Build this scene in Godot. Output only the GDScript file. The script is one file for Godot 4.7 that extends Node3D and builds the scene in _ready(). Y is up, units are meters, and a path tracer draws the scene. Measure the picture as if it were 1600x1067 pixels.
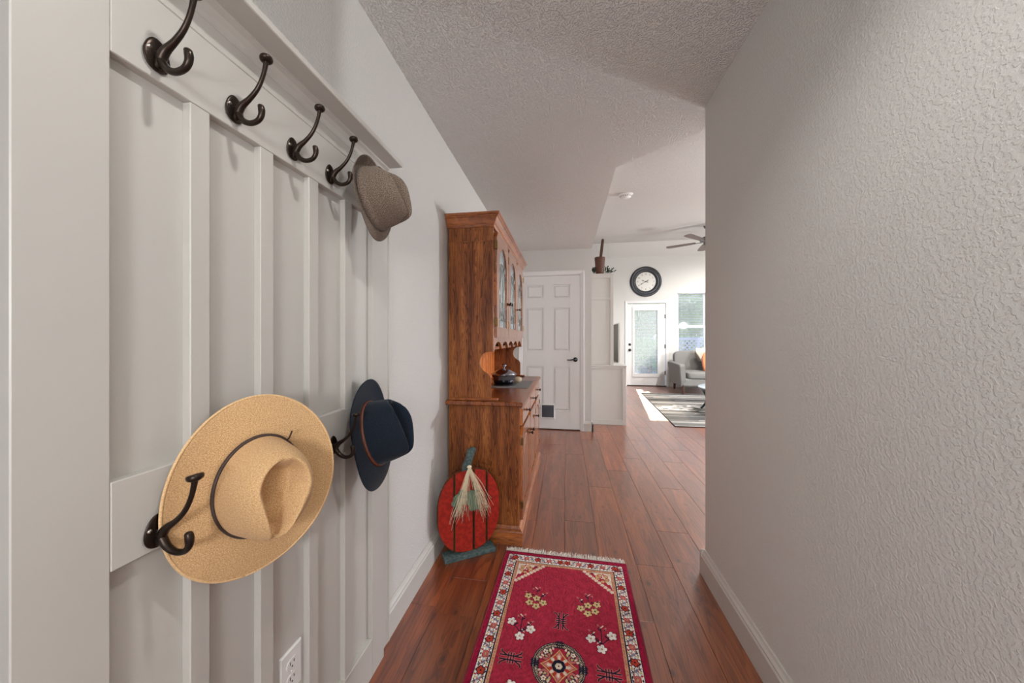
extends Node3D

# ------------------------------------------------------------------ scene builder helpers
var M := {}
var rng := RandomNumberGenerator.new()

func numbered(called: String, parent: Node) -> String:
	if parent.get_node_or_null(called) == null:
		return called
	var n := 1
	while parent.get_node_or_null("%s_%03d" % [called, n]) != null:
		n += 1
	return "%s_%03d" % [called, n]

func thing(called: String, label: String, category: String, at := Vector3.ZERO, group := "") -> Node3D:
	var o := Node3D.new()
	o.name = numbered(called, self)
	add_child(o, true)
	o.position = at
	tag(o, label, category, group)
	return o

func tag(o: Node, label: String, category: String, group := "") -> void:
	o.set_meta("label", label)
	o.set_meta("category", category)
	if group:
		o.set_meta("group", group)

func S() -> SurfaceTool:
	var st := SurfaceTool.new()
	st.begin(Mesh.PRIMITIVE_TRIANGLES)
	return st

func mesh_of(st: SurfaceTool, tangents := false) -> ArrayMesh:
	st.generate_normals()
	if tangents:
		st.generate_tangents()
	return st.commit()

func put(called: String, what, mat: Material, parent: Node = self) -> MeshInstance3D:
	var o := MeshInstance3D.new()
	o.mesh = mesh_of(what) if what is SurfaceTool else what
	o.material_override = mat
	o.name = numbered(called, parent)
	o.cast_shadow = GeometryInstance3D.SHADOW_CASTING_SETTING_ON
	parent.add_child(o, true)
	return o

func struct(called: String, what, mat: Material) -> MeshInstance3D:
	var o := put(called, what, mat)
	o.set_meta("kind", "structure")
	return o

func stuff(called: String, what, mat: Material, parent: Node) -> MeshInstance3D:
	var o := put(called, what, mat, parent)
	o.set_meta("kind", "stuff")
	return o

# append triangles of one closed piece, turned outward (front faces run clockwise)
func add(st: SurfaceTool, v: PackedVector3Array, group := -1, xf := Transform3D(), uv := PackedVector2Array()) -> void:
	var w := PackedVector3Array()
	w.resize(v.size())
	var c := Vector3.ZERO
	for i in v.size():
		w[i] = xf * v[i]
		c += w[i]
	c /= maxi(1, v.size())
	var vol := 0.0
	for i in range(0, w.size(), 3):
		vol += (w[i] - c).dot((w[i + 1] - c).cross(w[i + 2] - c))
	st.set_smooth_group(group)
	for i in range(0, w.size(), 3):
		for k in ([0, 2, 1] if vol > 0.0 else [0, 1, 2]):
			if uv.size():
				st.set_uv(uv[i + k])
			else:
				st.set_uv(Vector2(w[i + k].x + w[i + k].y, w[i + k].z))
			st.add_vertex(w[i + k])

func quad(v: PackedVector3Array, a: Vector3, b: Vector3, c: Vector3, d: Vector3) -> void:
	v.append_array(PackedVector3Array([a, b, c, a, c, d]))

# box between two corners with chamfered edges
func box(st: SurfaceTool, a: Vector3, b: Vector3, bev := 0.0, xf := Transform3D()) -> void:
	var c := (a + b) * 0.5
	var h := (b - a).abs() * 0.5
	var v := PackedVector3Array()
	var e: float = minf(bev, minf(h.x, minf(h.y, h.z)) * 0.9)
	for ax in 3:
		var p := (ax + 1) % 3
		var q := (ax + 2) % 3
		for s in [-1.0, 1.0]:
			var r := []
			for k in [[-1, -1], [1, -1], [1, 1], [-1, 1]]:
				var x := Vector3.ZERO
				x[ax] = s * h[ax]
				x[p] = k[0] * (h[p] - e)
				x[q] = k[1] * (h[q] - e)
				r.append(c + x)
			if s > 0:
				quad(v, r[0], r[1], r[2], r[3])
			else:
				quad(v, r[3], r[2], r[1], r[0])
	if e > 0.0:
		for ax in 3:
			var p := (ax + 1) % 3
			var q := (ax + 2) % 3
			for k in [[-1, -1], [1, -1], [1, 1], [-1, 1]]:
				var r := []
				for t in [[-1, 0], [1, 0], [1, 1], [-1, 1]]:
					var x := Vector3.ZERO
					x[ax] = t[0] * (h[ax] - e)
					x[p] = k[0] * (h[p] - (e if t[1] == 0 else 0.0))
					x[q] = k[1] * (h[q] - (0.0 if t[1] == 0 else e))
					r.append(c + x)
				if k[0] * k[1] > 0:
					quad(v, r[0], r[1], r[2], r[3])
				else:
					quad(v, r[0], r[3], r[2], r[1])
		for sx in [-1, 1]:
			for sy in [-1, 1]:
				for sz in [-1, 1]:
					var o := Vector3(sx * h.x, sy * h.y, sz * h.z)
					var p1 := c + o - Vector3(0, sy * e, sz * e)
					var p2 := c + o - Vector3(sx * e, 0, sz * e)
					var p3 := c + o - Vector3(sx * e, sy * e, 0)
					if sx * sy * sz > 0:
						v.append_array(PackedVector3Array([p1, p2, p3]))
					else:
						v.append_array(PackedVector3Array([p1, p3, p2]))
	add(st, v, -1, xf)

func sized(st: SurfaceTool, c: Vector3, s: Vector3, bev := 0.0, xf := Transform3D()) -> void:
	box(st, c - s * 0.5, c + s * 0.5, bev, xf)

# polygon in xy pushed from z0 to z1; the rim is chamfered by bev on the z1 side
func prism(st: SurfaceTool, poly: PackedVector2Array, z0: float, z1: float, xf := Transform3D(), bev := 0.0) -> void:
	if Geometry2D.is_polygon_clockwise(poly):
		poly = poly.duplicate()
		poly.reverse()
	var n := poly.size()
	var inner := poly.duplicate()
	if bev > 0.0:
		for i in n:
			var d0 := (poly[i] - poly[(i + n - 1) % n]).normalized()
			var d1 := (poly[(i + 1) % n] - poly[i]).normalized()
			var m := Vector2(-d0.y, d0.x) + Vector2(-d1.y, d1.x)
			inner[i] = poly[i] + m * bev / maxf(0.4, m.dot(m) * 0.5)
	var v := PackedVector3Array()
	var t := Geometry2D.triangulate_polygon(poly)
	var t1 := Geometry2D.triangulate_polygon(inner) if bev > 0.0 else t
	if t1.is_empty():
		t1 = t
	for i in range(0, t.size(), 3):
		var p := [poly[t[i]], poly[t[i + 1]], poly[t[i + 2]]]
		if (p[1] - p[0]).cross(p[2] - p[0]) < 0.0:
			p = [p[0], p[2], p[1]]
		for k in [0, 2, 1]:
			v.append(Vector3(p[k].x, p[k].y, z0))
	for i in range(0, t1.size(), 3):
		var p := [inner[t1[i]], inner[t1[i + 1]], inner[t1[i + 2]]]
		if (p[1] - p[0]).cross(p[2] - p[0]) < 0.0:
			p = [p[0], p[2], p[1]]
		for k in [0, 1, 2]:
			v.append(Vector3(p[k].x, p[k].y, z1))
	var zb := z1 - bev * signf(z1 - z0)
	for i in n:
		var a := poly[i]
		var b := poly[(i + 1) % n]
		quad(v, Vector3(a.x, a.y, z0), Vector3(b.x, b.y, z0), Vector3(b.x, b.y, zb), Vector3(a.x, a.y, zb))
		if bev > 0.0:
			var ia := inner[i]
			var ib := inner[(i + 1) % n]
			quad(v, Vector3(a.x, a.y, zb), Vector3(b.x, b.y, zb), Vector3(ib.x, ib.y, z1), Vector3(ia.x, ia.y, z1))
	add(st, v, -1, xf)

# flat ring between an outer and an inner loop with the same number of points
func ring(st: SurfaceTool, outer: PackedVector2Array, inner: PackedVector2Array, z0: float, z1: float, xf := Transform3D()) -> void:
	var n := outer.size()
	var v := PackedVector3Array()
	for i in n:
		var j := (i + 1) % n
		var o0 := Vector3(outer[i].x, outer[i].y, 0)
		var o1 := Vector3(outer[j].x, outer[j].y, 0)
		var i0 := Vector3(inner[i].x, inner[i].y, 0)
		var i1 := Vector3(inner[j].x, inner[j].y, 0)
		var a := Vector3(0, 0, z0)
		var b := Vector3(0, 0, z1)
		quad(v, o0 + b, o1 + b, i1 + b, i0 + b)
		quad(v, o0 + a, i0 + a, i1 + a, o1 + a)
		quad(v, o0 + a, o1 + a, o1 + b, o0 + b)
		quad(v, i0 + a, i0 + b, i1 + b, i1 + a)
	add(st, v, -1, xf)

# surface of revolution about y; prof holds (radius, height) from bottom to top
func lathe(st: SurfaceTool, prof: Array, n := 24, xf := Transform3D(), group := 1) -> void:
	var v := PackedVector3Array()
	for k in prof.size() - 1:
		for i in n:
			var a := TAU * i / n
			var b := TAU * (i + 1) / n
			var p0 := Vector3(prof[k].x * cos(a), prof[k].y, prof[k].x * sin(a))
			var p1 := Vector3(prof[k].x * cos(b), prof[k].y, prof[k].x * sin(b))
			var q0 := Vector3(prof[k + 1].x * cos(a), prof[k + 1].y, prof[k + 1].x * sin(a))
			var q1 := Vector3(prof[k + 1].x * cos(b), prof[k + 1].y, prof[k + 1].x * sin(b))
			if prof[k].x > 0.00001:
				v.append_array(PackedVector3Array([p0, p1, q1] if prof[k + 1].x > 0.00001 else [p0, p1, q0]))
			if prof[k + 1].x > 0.00001:
				v.append_array(PackedVector3Array([p0, q1, q0]))
	add(st, v, group, xf)

# swept round bar; radii one per point; flat squeezes the section along the second frame axis
func tube(st: SurfaceTool, pts: Array, radii, n := 10, xf := Transform3D(), flat := 1.0, group := 1) -> void:
	var v := PackedVector3Array()
	var rings := []
	var side := Vector3.ZERO
	for k in pts.size():
		var d: Vector3 = (pts[mini(k + 1, pts.size() - 1)] - pts[maxi(k - 1, 0)]).normalized()
		if side == Vector3.ZERO:
			side = d.cross(Vector3.UP if absf(d.y) < 0.9 else Vector3.RIGHT).normalized()
		side = (side - d * side.dot(d)).normalized()
		var up := side.cross(d)
		var r: float = radii[k] if radii is Array else radii
		var loop := []
		for i in n:
			var a := TAU * i / n
			loop.append(pts[k] + side * cos(a) * r + up * sin(a) * r * flat)
		rings.append(loop)
	for k in pts.size() - 1:
		for i in n:
			var j := (i + 1) % n
			quad(v, rings[k][i], rings[k][j], rings[k + 1][j], rings[k + 1][i])
	for i in n:
		var j := (i + 1) % n
		v.append_array(PackedVector3Array([pts[0], rings[0][j], rings[0][i]]))
		v.append_array(PackedVector3Array([pts[-1], rings[-1][i], rings[-1][j]]))
	add(st, v, group, xf)

# closed grid: f(u, v) with u running round and v from pole to pole
func shell(st: SurfaceTool, f: Callable, nu: int, nv: int, xf := Transform3D(), group := 1) -> void:
	var p := []
	for k in nv + 1:
		var row := PackedVector3Array()
		for i in nu:
			row.append(f.call(float(i) / nu, float(k) / nv))
		p.append(row)
	var v := PackedVector3Array()
	for k in nv:
		for i in nu:
			var j := (i + 1) % nu
			quad(v, p[k][i], p[k][j], p[k + 1][j], p[k + 1][i])
	add(st, v, group, xf)

# cushion-like rounded box
func soft(st: SurfaceTool, c: Vector3, s: Vector3, e := 0.35, xf := Transform3D(), puff := 0.0) -> void:
	var f := func(u: float, w: float) -> Vector3:
		var a := u * TAU
		var b := (w - 0.5) * PI
		var cx := signf(cos(a)) * pow(absf(cos(a)), e)
		var sx := signf(sin(a)) * pow(absf(sin(a)), e)
		var cb := pow(maxf(cos(b), 0.0), e)
		var sb := signf(sin(b)) * pow(absf(sin(b)), e)
		var q := Vector3(cb * cx, sb, cb * sx)
		var bulge := 1.0 + puff * (1.0 - q.x * q.x) * (1.0 - q.z * q.z)
		return c + Vector3(q.x * s.x * 0.5, q.y * s.y * 0.5 * bulge, q.z * s.z * 0.5)
	shell(st, f, 40, 24, xf)

# a moulding that runs round three sides of a box standing against the wall x0; prof holds (out, height)
func mould(st: SurfaceTool, x0: float, x1: float, z0: float, z1: float, prof: Array) -> void:
	var v := PackedVector3Array()
	var rows := []
	for p in prof:
		rows.append([Vector3(x0, p.y, z0 - p.x), Vector3(x1 + p.x, p.y, z0 - p.x), Vector3(x1 + p.x, p.y, z1 + p.x), Vector3(x0, p.y, z1 + p.x)])
	for k in rows.size() - 1:
		for i in 4:
			quad(v, rows[k][i], rows[k][(i + 1) % 4], rows[k + 1][(i + 1) % 4], rows[k + 1][i])
	var b: Array = rows[0]
	var t: Array = rows[-1]
	quad(v, b[3], b[2], b[1], b[0])
	quad(v, t[0], t[1], t[2], t[3])
	add(st, v)

func rect(x0: float, y0: float, x1: float, y1: float) -> PackedVector2Array:
	return PackedVector2Array([Vector2(x0, y0), Vector2(x1, y0), Vector2(x1, y1), Vector2(x0, y1)])

func frame_to(origin: Vector3, bx: Vector3, by: Vector3, bz: Vector3) -> Transform3D:
	return Transform3D(Basis(bx, by, bz), origin)

# a plane whose x runs along world -z and whose z points to world +x (things on the left wall)
func on_left(x: float) -> Transform3D:
	return frame_to(Vector3(x, 0, 0), Vector3(0, 0, -1), Vector3(0, 1, 0), Vector3(1, 0, 0))

func smooth_curve(pts: Array, per := 6) -> Array:
	var out := []
	for k in pts.size() - 1:
		var p0 = pts[maxi(k - 1, 0)]
		var p3 = pts[mini(k + 2, pts.size() - 1)]
		for i in per:
			out.append(pts[k].cubic_interpolate(pts[k + 1], p0, p3, float(i) / per))
	out.append(pts[-1])
	return out

# ------------------------------------------------------------------ textures
func noise(freq: float, sd: int, oct := 3, type := FastNoiseLite.TYPE_SIMPLEX_SMOOTH) -> FastNoiseLite:
	var n := FastNoiseLite.new()
	n.noise_type = type
	n.frequency = freq
	n.seed = sd
	n.fractal_octaves = oct
	return n

# noise bytes, drawn out by sx, sy
func field(w: int, h: int, freq: float, sx: float, sy: float, sd: int, oct := 3) -> PackedByteArray:
	var iw := maxi(8, int(w / sx))
	var ih := maxi(8, int(h / sy))
	var im := noise(freq, sd, oct).get_image(iw, ih)
	im.convert(Image.FORMAT_L8)
	im.resize(w, h, Image.INTERPOLATE_CUBIC)
	return im.get_data()

func speck(c1: Color, c2: Color, freq: float, sd: int, oct := 4, size := 256, lo := 0.3, hi := 0.7) -> NoiseTexture2D:
	var t := NoiseTexture2D.new()
	t.width = size
	t.height = size
	t.seamless = true
	t.noise = noise(freq, sd, oct)
	var g := Gradient.new()
	g.offsets = PackedFloat32Array([lo, hi])
	g.colors = PackedColorArray([c1, c2])
	t.color_ramp = g
	return t

func bumps(freq: float, sd: int, strength: float, oct := 3, size := 256) -> NoiseTexture2D:
	var t := NoiseTexture2D.new()
	t.width = size
	t.height = size
	t.seamless = true
	t.as_normal_map = true
	t.bump_strength = strength
	t.noise = noise(freq, sd, oct)
	return t

# trowelled plaster: raised flats with soft edges
func knockdown(freq: float, sd: int, lo: float, hi: float, strength: float) -> ImageTexture:
	var n := noise(freq, sd, 3)
	n.domain_warp_enabled = true
	n.domain_warp_amplitude = 14.0
	n.domain_warp_frequency = freq * 1.5
	var im := n.get_seamless_image(512, 512)
	im.convert(Image.FORMAT_L8)
	var d := im.get_data()
	for i in d.size():
		d[i] = int(40.0 + 150.0 * smoothstep(lo, hi, d[i] / 255.0) + 0.12 * d[i])
	im = Image.create_from_data(512, 512, false, Image.FORMAT_L8, d)
	im.convert(Image.FORMAT_RGBA8)
	im.bump_map_to_normal_map(strength)
	return ImageTexture.create_from_image(im)

# grain running along v
func wood_picture(w: int, h: int, sd: int, light: Color, mid: Color, dark: Color, rings: float, pores: float, knots := 0) -> Image:
	var warp := field(w, h, 0.012, 1, 6, sd, 3)
	var warp2 := field(w, h, 0.006, 1, 10, sd + 1, 2)
	var streak := field(w, h, 0.25, 1, 40, sd + 2, 2)
	var pore := field(w, h, 0.45, 1, 14, sd + 3, 2)
	var tone := field(w, h, 0.01, 1, 5, sd + 4, 2)
	var out := PackedByteArray()
	out.resize(w * h * 3)
	var kn := []
	var r := RandomNumberGenerator.new()
	r.seed = sd
	for k in knots:
		kn.append(Vector3(r.randf() * w, r.randf() * h, r.randf_range(7, 15)))
	for y in h:
		for x in w:
			var i := y * w + x
			var g := x * rings / w + (warp[i] - 128) * 0.016 * rings / 9.0 + (warp2[i] - 128) * 0.03 * rings / 9.0
			var extra := 0.0
			for k in kn:
				var dx: float = (x - k.x) / k.z
				var dy: float = (y - k.y) / (k.z * 0.8)
				var dd := dx * dx + dy * dy
				if dd < 30.0:
					var e := exp(-dd * 0.22)
					g += e * 3.0
					extra = maxf(extra, exp(-dd * 0.9))
			var f := g - floorf(g)
			f = f * f * (1.0 - smoothstep(0.9, 1.0, f))
			var s := (streak[i] - 128) / 255.0
			var t := clampf(0.38 + 0.62 * f + s * 0.55 + (tone[i] - 128) / 255.0 * 0.8, 0.0, 1.0)
			var c := light.lerp(mid, minf(t * 2.0, 1.0)).lerp(dark, maxf(t * 2.0 - 1.0, 0.0))
			var p := smoothstep(0.56, 0.72, pore[i] / 255.0) * pores * (0.35 + f)
			c = c.lerp(dark * 0.55, clampf(p + extra * 0.85, 0.0, 0.9))
			out[i * 3] = int(clampf(c.r, 0, 1) * 255)
			out[i * 3 + 1] = int(clampf(c.g, 0, 1) * 255)
			out[i * 3 + 2] = int(clampf(c.b, 0, 1) * 255)
	return Image.create_from_data(w, h, false, Image.FORMAT_RGB8, out)

func mat(col: Color, rough := 0.6, metal := 0.0, spec := 0.5) -> StandardMaterial3D:
	var m := StandardMaterial3D.new()
	m.albedo_color = col
	m.roughness = rough
	m.metallic = metal
	m.metallic_specular = spec
	return m

func c8(r: int, g: int, b: int) -> Color:
	return Color(r / 255.0, g / 255.0, b / 255.0)

func triplanar(m: StandardMaterial3D, per_metre, world := false) -> StandardMaterial3D:
	m.uv1_triplanar = true
	m.uv1_world_triplanar = world
	m.uv1_scale = per_metre if per_metre is Vector3 else Vector3.ONE * per_metre
	return m

func relief(m: StandardMaterial3D, t: Texture2D, amount := 1.0) -> StandardMaterial3D:
	m.normal_enabled = true
	m.normal_texture = t
	m.normal_scale = amount
	return m

func wooden(tex: Texture2D, tint: Color, rough: float, scale: Vector3, spec := 0.5) -> StandardMaterial3D:
	var m := mat(tint, rough, 0.0, spec)
	m.albedo_texture = tex
	return triplanar(m, scale)

# ------------------------------------------------------------------ rug print
func dot(im: Image, x: float, y: float, rx: float, ry: float, c: Color, rot := 0.0) -> void:
	var R := maxf(rx, ry)
	var co := cos(rot)
	var si := sin(rot)
	for j in range(maxi(0, int(y - R)), mini(im.get_height(), int(y + R) + 2)):
		for i in range(maxi(0, int(x - R)), mini(im.get_width(), int(x + R) + 2)):
			var dx := i + 0.5 - x
			var dy := j + 0.5 - y
			var a := (dx * co + dy * si) / rx
			var b := (-dx * si + dy * co) / ry
			if a * a + b * b <= 1.0:
				im.set_pixel(i, j, c)

func stroke(im: Image, pts: Array, w: float, c: Color) -> void:
	for k in pts.size() - 1:
		var a: Vector2 = pts[k]
		var b: Vector2 = pts[k + 1]
		var n := maxi(1, int(a.distance_to(b) / 1.0))
		for i in n + 1:
			var p := a.lerp(b, float(i) / n)
			dot(im, p.x, p.y, w, w, c)

func blossom(im: Image, x: float, y: float, r: float, petals: int, pc: Color, oc: Color, heart: Color, rot := 0.0) -> void:
	for pass_ in 2:
		for k in petals:
			var a := rot + TAU * k / petals
			var e := 2.0 if pass_ == 0 else 0.0
			dot(im, x + cos(a) * r * 0.58, y + sin(a) * r * 0.58, r * 0.42 + e, r * 0.36 + e, oc if pass_ == 0 else pc, a)
	dot(im, x, y, r * 0.3, r * 0.3, pc)
	dot(im, x, y, r * 0.2, r * 0.2, heart)

# everything is drawn four times over: mirrored left-right and end to end
func rug_print() -> Image:
	var q := 8.0
	var W := 528
	var L := 1032
	var half := Image.create(W / 2, L / 2, false, Image.FORMAT_RGB8)
	var red := c8(166, 46, 66)
	var deep := c8(122, 24, 46)
	var cream := c8(226, 208, 188)
	var white := c8(232, 226, 218)
	var navy := c8(34, 34, 52)
	var tan_ := c8(196, 150, 112)
	var sand := c8(205, 182, 130)
	var rust := c8(178, 62, 46)
	var rose := c8(196, 108, 104)
	var blue := c8(128, 136, 158)
	half.fill(red)
	var fill := func(x0, y0, x1, y1, c): half.fill_rect(Rect2i(int(x0 * q), int(y0 * q), int((x1 - x0) * q) + 1, int((y1 - y0) * q) + 1), c)
	# nested bands from the edge inwards (centimetres)
	fill.call(0, 0, 33, 64.5, c8(150, 28, 58))
	fill.call(2.3, 2.6, 33, 64.5, navy)
	fill.call(2.6, 2.9, 33, 64.5, white)
	fill.call(7.1, 8.0, 33, 64.5, navy)
	fill.call(7.5, 8.4, 33, 64.5, tan_)
	fill.call(8.9, 9.9, 33, 64.5, deep)
	fill.call(9.1, 10.1, 33, 64.5, red)
	for k in 60:
		var o := 8.0 + k * 1.4
		dot(half, 8.2 * q, (o + 0.7) * q, 2.4, 3.2, rose, 0.6)
		dot(half, (o + 0.7) * q, 9.2 * q, 3.2, 2.4, rose, 0.6)
	# running vine of the white border: along the side, then along the end
	for run in 2:
		var n := 10 if run == 0 else 5
		for k in n:
			var s := (6.2 + 6.45 * k) if run == 0 else (6.4 + 6.2 * k)
			var at := func(a: float, b: float) -> Vector2: return (Vector2(4.85 + b, s + a) if run == 0 else Vector2(s + a, 5.4 + b)) * q
			var vine := []
			for j in 21:
				var t := j / 20.0
				vine.append(at.call(t * 6.6 - 3.3, 1.35 * sin(t * TAU)))
			stroke(half, vine, 1.2, navy)
			for sg in [-1.0, 1.0]:
				var curl := []
				for j in 15:
					var t := j / 14.0 * 4.6
					curl.append(at.call(sg * (1.9 + 0.75 * cos(t)) , sg * (0.95 - 0.75 * sin(t) * (1.0 - t * 0.1))))
				stroke(half, curl, 1.1, navy if sg > 0 else blue)
				var twig := [at.call(sg * 0.9, -sg * 1.5), at.call(sg * 1.8, -sg * 0.7), at.call(sg * 2.9, -sg * 1.6)]
				stroke(half, twig, 1.1, rose)
				var p: Vector2 = at.call(sg * 2.6, sg * 1.5)
				dot(half, p.x, p.y, 4.5, 3.0, sand, k)
				p = at.call(sg * 2.9, -sg * 0.3)
				dot(half, p.x, p.y, 3.4, 5.0, blue, k * 0.7)
				p = at.call(sg * 1.5, sg * 1.75)
				dot(half, p.x, p.y, 4.5, 2.4, rust, k + 1.0)
				p = at.call(sg * 0.4, -sg * 1.75)
				dot(half, p.x, p.y, 5.0, 2.2, navy, 0.5 * k)
				p = at.call(sg * 3.1, sg * 0.5)
				dot(half, p.x, p.y, 3.0, 2.2, rust, k)
				stroke(half, [at.call(sg * 2.0, -sg * 1.9), at.call(sg * 2.6, -sg * 1.2), at.call(sg * 3.2, -sg * 1.8)], 1.2, navy)
			var f: Vector2 = at.call(0.0, 0.0)
			if k % 2 == 0:
				blossom(half, f.x, f.y, 13.0, 5, rust, navy, navy, k)
			else:
				blossom(half, f.x, f.y, 9.5, 6, rose, rust, sand, k)
	# corner spandrel
	for j in range(int(10.1 * q), int(24.5 * q)):
		for i in range(int(9.1 * q), int(24.0 * q)):
			var a := (i / q - 9.1) / 13.5
			var b := (j / q - 10.1) / 13.5
			if a + b + 0.05 * sin(a * 30.0) < 0.62 + 0.30 * absf(a - b) * absf(a - b):
				half.set_pixel(i, j, cream)
	var r := RandomNumberGenerator.new()
	r.seed = 5
	for k in 26:
		var a := r.randf()
		var b := r.randf() * (1.0 - a)
		var px := (9.8 + a * 10.5) * q
		var py := (10.8 + b * 10.5) * q
		match k % 4:
			0: blossom(half, px, py, 7.5, 5, sand, rust, rust, k)
			1: dot(half, px, py, 6.5, 3.0, red, k)
			2: dot(half, px, py, 5.0, 2.6, sand, k * 2.0)
			3: stroke(half, [Vector2(px - 7, py), Vector2(px, py - 4), Vector2(px + 6, py + 3)], 1.0, navy)
	for k in 10:
		var t := k / 9.0
		blossom(half, (9.6 + 12.5 * t) * q, (10.4 + 12.5 * (1.0 - t)) * q, 8.5, 5, cream, rose, sand, k)
	# flower sprays: one by the corner, one lower at the side
	var spray := func(cx: float, cy: float, white_one: bool) -> void:
		var base := Vector2(cx, cy) * q
		var pc := white if white_one else sand
		var tips := [Vector2(-30, -8), Vector2(0, -44), Vector2(30, -14), Vector2(14, 18)]
		for t in tips:
			stroke(half, [base + Vector2(0, 20), base + t * 0.55 + Vector2(0, 6), base + t], 1.5, navy)
			stroke(half, [base + t, base + t + Vector2(-8, -8)], 2.0, cream)
			stroke(half, [base + t * 0.7, base + t * 0.7 + Vector2(9, -7)], 2.2, navy)
		for t in [Vector2(-38, -22), Vector2(36, -26), Vector2(8, -50), Vector2(-14, -40)]:
			dot(half, base.x + t.x, base.y + t.y, 8, 3.6, rose, t.angle())
			dot(half, base.x + t.x * 0.9, base.y + t.y * 0.9, 4, 2, navy, t.angle())
		for t in ([Vector2(-34, -18), Vector2(34, 4), Vector2(2, 36)] if white_one else [Vector2(-22, 28), Vector2(2, 4), Vector2(28, 22), Vector2(-30, -4), Vector2(4, 42)]):
			blossom(half, base.x + t.x, base.y + t.y, 16.5 if white_one else 15.0, 5, pc, deep, tan_ if white_one else navy, t.x)
	spray.call(33.0 - 12.0, 32.6, false)
	spray.call(33.0 - 16.6, 50.0, true)
	# the dark shou signs: an upright one on the middle line, a lying one at the side
	var sign := func(cx: float, cy: float, lying: bool) -> void:
		var segs := [[-7, -34, -7, 34], [7, -34, 7, 34], [-16, -8, 16, -8], [-16, 8, 16, 8], [-16, 0, 16, 0], [-18, -30, -7, -12], [18, -30, 7, -12], [-18, 30, -7, 12], [18, 30, 7, 12], [-24, -32, -18, -30], [24, -32, 18, -30], [-24, 32, -18, 30], [24, 32, 18, 30]]
		for pass_ in 2:
			for g in segs:
				var a := Vector2(g[0], g[1])
				var b := Vector2(g[2], g[3])
				if lying:
					a = Vector2(a.y, a.x * 1.0)
					b = Vector2(b.y, b.x * 1.0)
				stroke(half, [Vector2(cx, cy) * q + a, Vector2(cx, cy) * q + b], 3.6 if pass_ == 0 else 1.9, rose if pass_ == 0 else navy)
	sign.call(33.0, 43.9, false)
	sign.call(33.0 - 18.2, 64.5, true)
	# round medallion
	var m := Vector2(33, 64.5) * q
	for k in 24:
		var a := PI + PI / 2 * k / 23.0
		blossom(half, m.x + cos(a) * 66, m.y + sin(a) * 66, 12, 5, sand if k % 2 else cream, navy, rust, a)
	dot(half, m.x, m.y, 63, 63, navy)
	dot(half, m.x, m.y, 60, 60, red)
	for sw in 2:
		var sp := []
		var scroll := m + Vector2(-34, -34)
		for j in 34:
			var t := j / 33.0
			var a := PI * (0.25 if sw == 0 else 1.25) + t * 5.6 * (1.0 if sw == 0 else -1.0)
			sp.append(scroll + Vector2(cos(a), sin(a)) * (17.0 - 12.0 * t) + Vector2(4, -4) * (1.0 if sw == 0 else -1.0))
		stroke(half, sp, 5.0, navy)
		stroke(half, sp, 3.6, sand if sw == 0 else rose)
	blossom(half, m.x - 42, m.y - 42, 9, 5, cream, navy, navy, 0.4)
	for e in [[-56.0, -20.0], [-20.0, -56.0], [-28.0, -50.0], [-50.0, -28.0]]:
		dot(half, m.x + e[0], m.y + e[1], 5, 3.4, cream, atan2(e[1], e[0]))
	for j in range(int(m.y - 62), int(m.y) + 1):
		for i in range(int(m.x - 62), int(m.x) + 1):
			var ax := absf(i + 0.5 - m.x) / 60.0
			var ay := absf(j + 0.5 - m.y) / 60.0
			var s := pow(ax, 0.82) + pow(ay, 0.82)
			if s < 1.0 and i < half.get_width() and j < half.get_height():
				half.set_pixel(i, j, rust if s > 0.95 else (sand if s > 0.88 else (rust if s > 0.82 else rose.lerp(cream, 0.35))))
	for k in 5:
		var a := PI + PI / 2 * k / 4.0
		dot(half, m.x + cos(a) * 27, m.y + sin(a) * 27, 8, 4.5, cream if k % 2 == 0 else rust, a)
	blossom(half, m.x, m.y, 19, 8, navy, navy, cream, 0.0)
	blossom(half, m.x, m.y, 11, 8, cream, navy, navy, 0.2)
	for d in [Vector2(0, -74), Vector2(-74, 0)]:
		for g in [[-12, -6, 12, -6], [-12, 4, 12, 4], [-6, -10, -6, 10], [6, -10, 6, 10], [0, -8, 0, 14]]:
			var a := Vector2(g[0], g[1])
			var b := Vector2(g[2], g[3])
			if d.x != 0:
				a = Vector2(a.y, a.x)
				b = Vector2(b.y, b.x)
			stroke(half, [m + d + a, m + d + b], 2.4, navy)
	var im := Image.create(W, L, false, Image.FORMAT_RGB8)
	im.blit_rect(half, Rect2i(0, 0, W / 2, L / 2), Vector2i(0, 0))
	var fl := half.duplicate()
	fl.flip_x()
	im.blit_rect(fl, Rect2i(0, 0, W / 2, L / 2), Vector2i(W / 2, 0))
	var top := im.get_region(Rect2i(0, 0, W, L / 2))
	top.flip_y()
	im.blit_rect(top, Rect2i(0, 0, W, L / 2), Vector2i(0, L / 2))
	# wool: every knot a little lighter or darker
	var d := im.get_data()
	r.seed = 9
	var soft_ := field(W, L, 0.03, 1, 1, 77)
	for i in range(0, d.size(), 3):
		var s := 0.88 + 0.2 * r.randf() + (soft_[i / 3] - 128) * 0.0007
		for k in 3:
			d[i + k] = clampi(int(d[i + k] * s), 0, 255)
	return Image.create_from_data(W, L, false, Image.FORMAT_RGB8, d)

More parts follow.
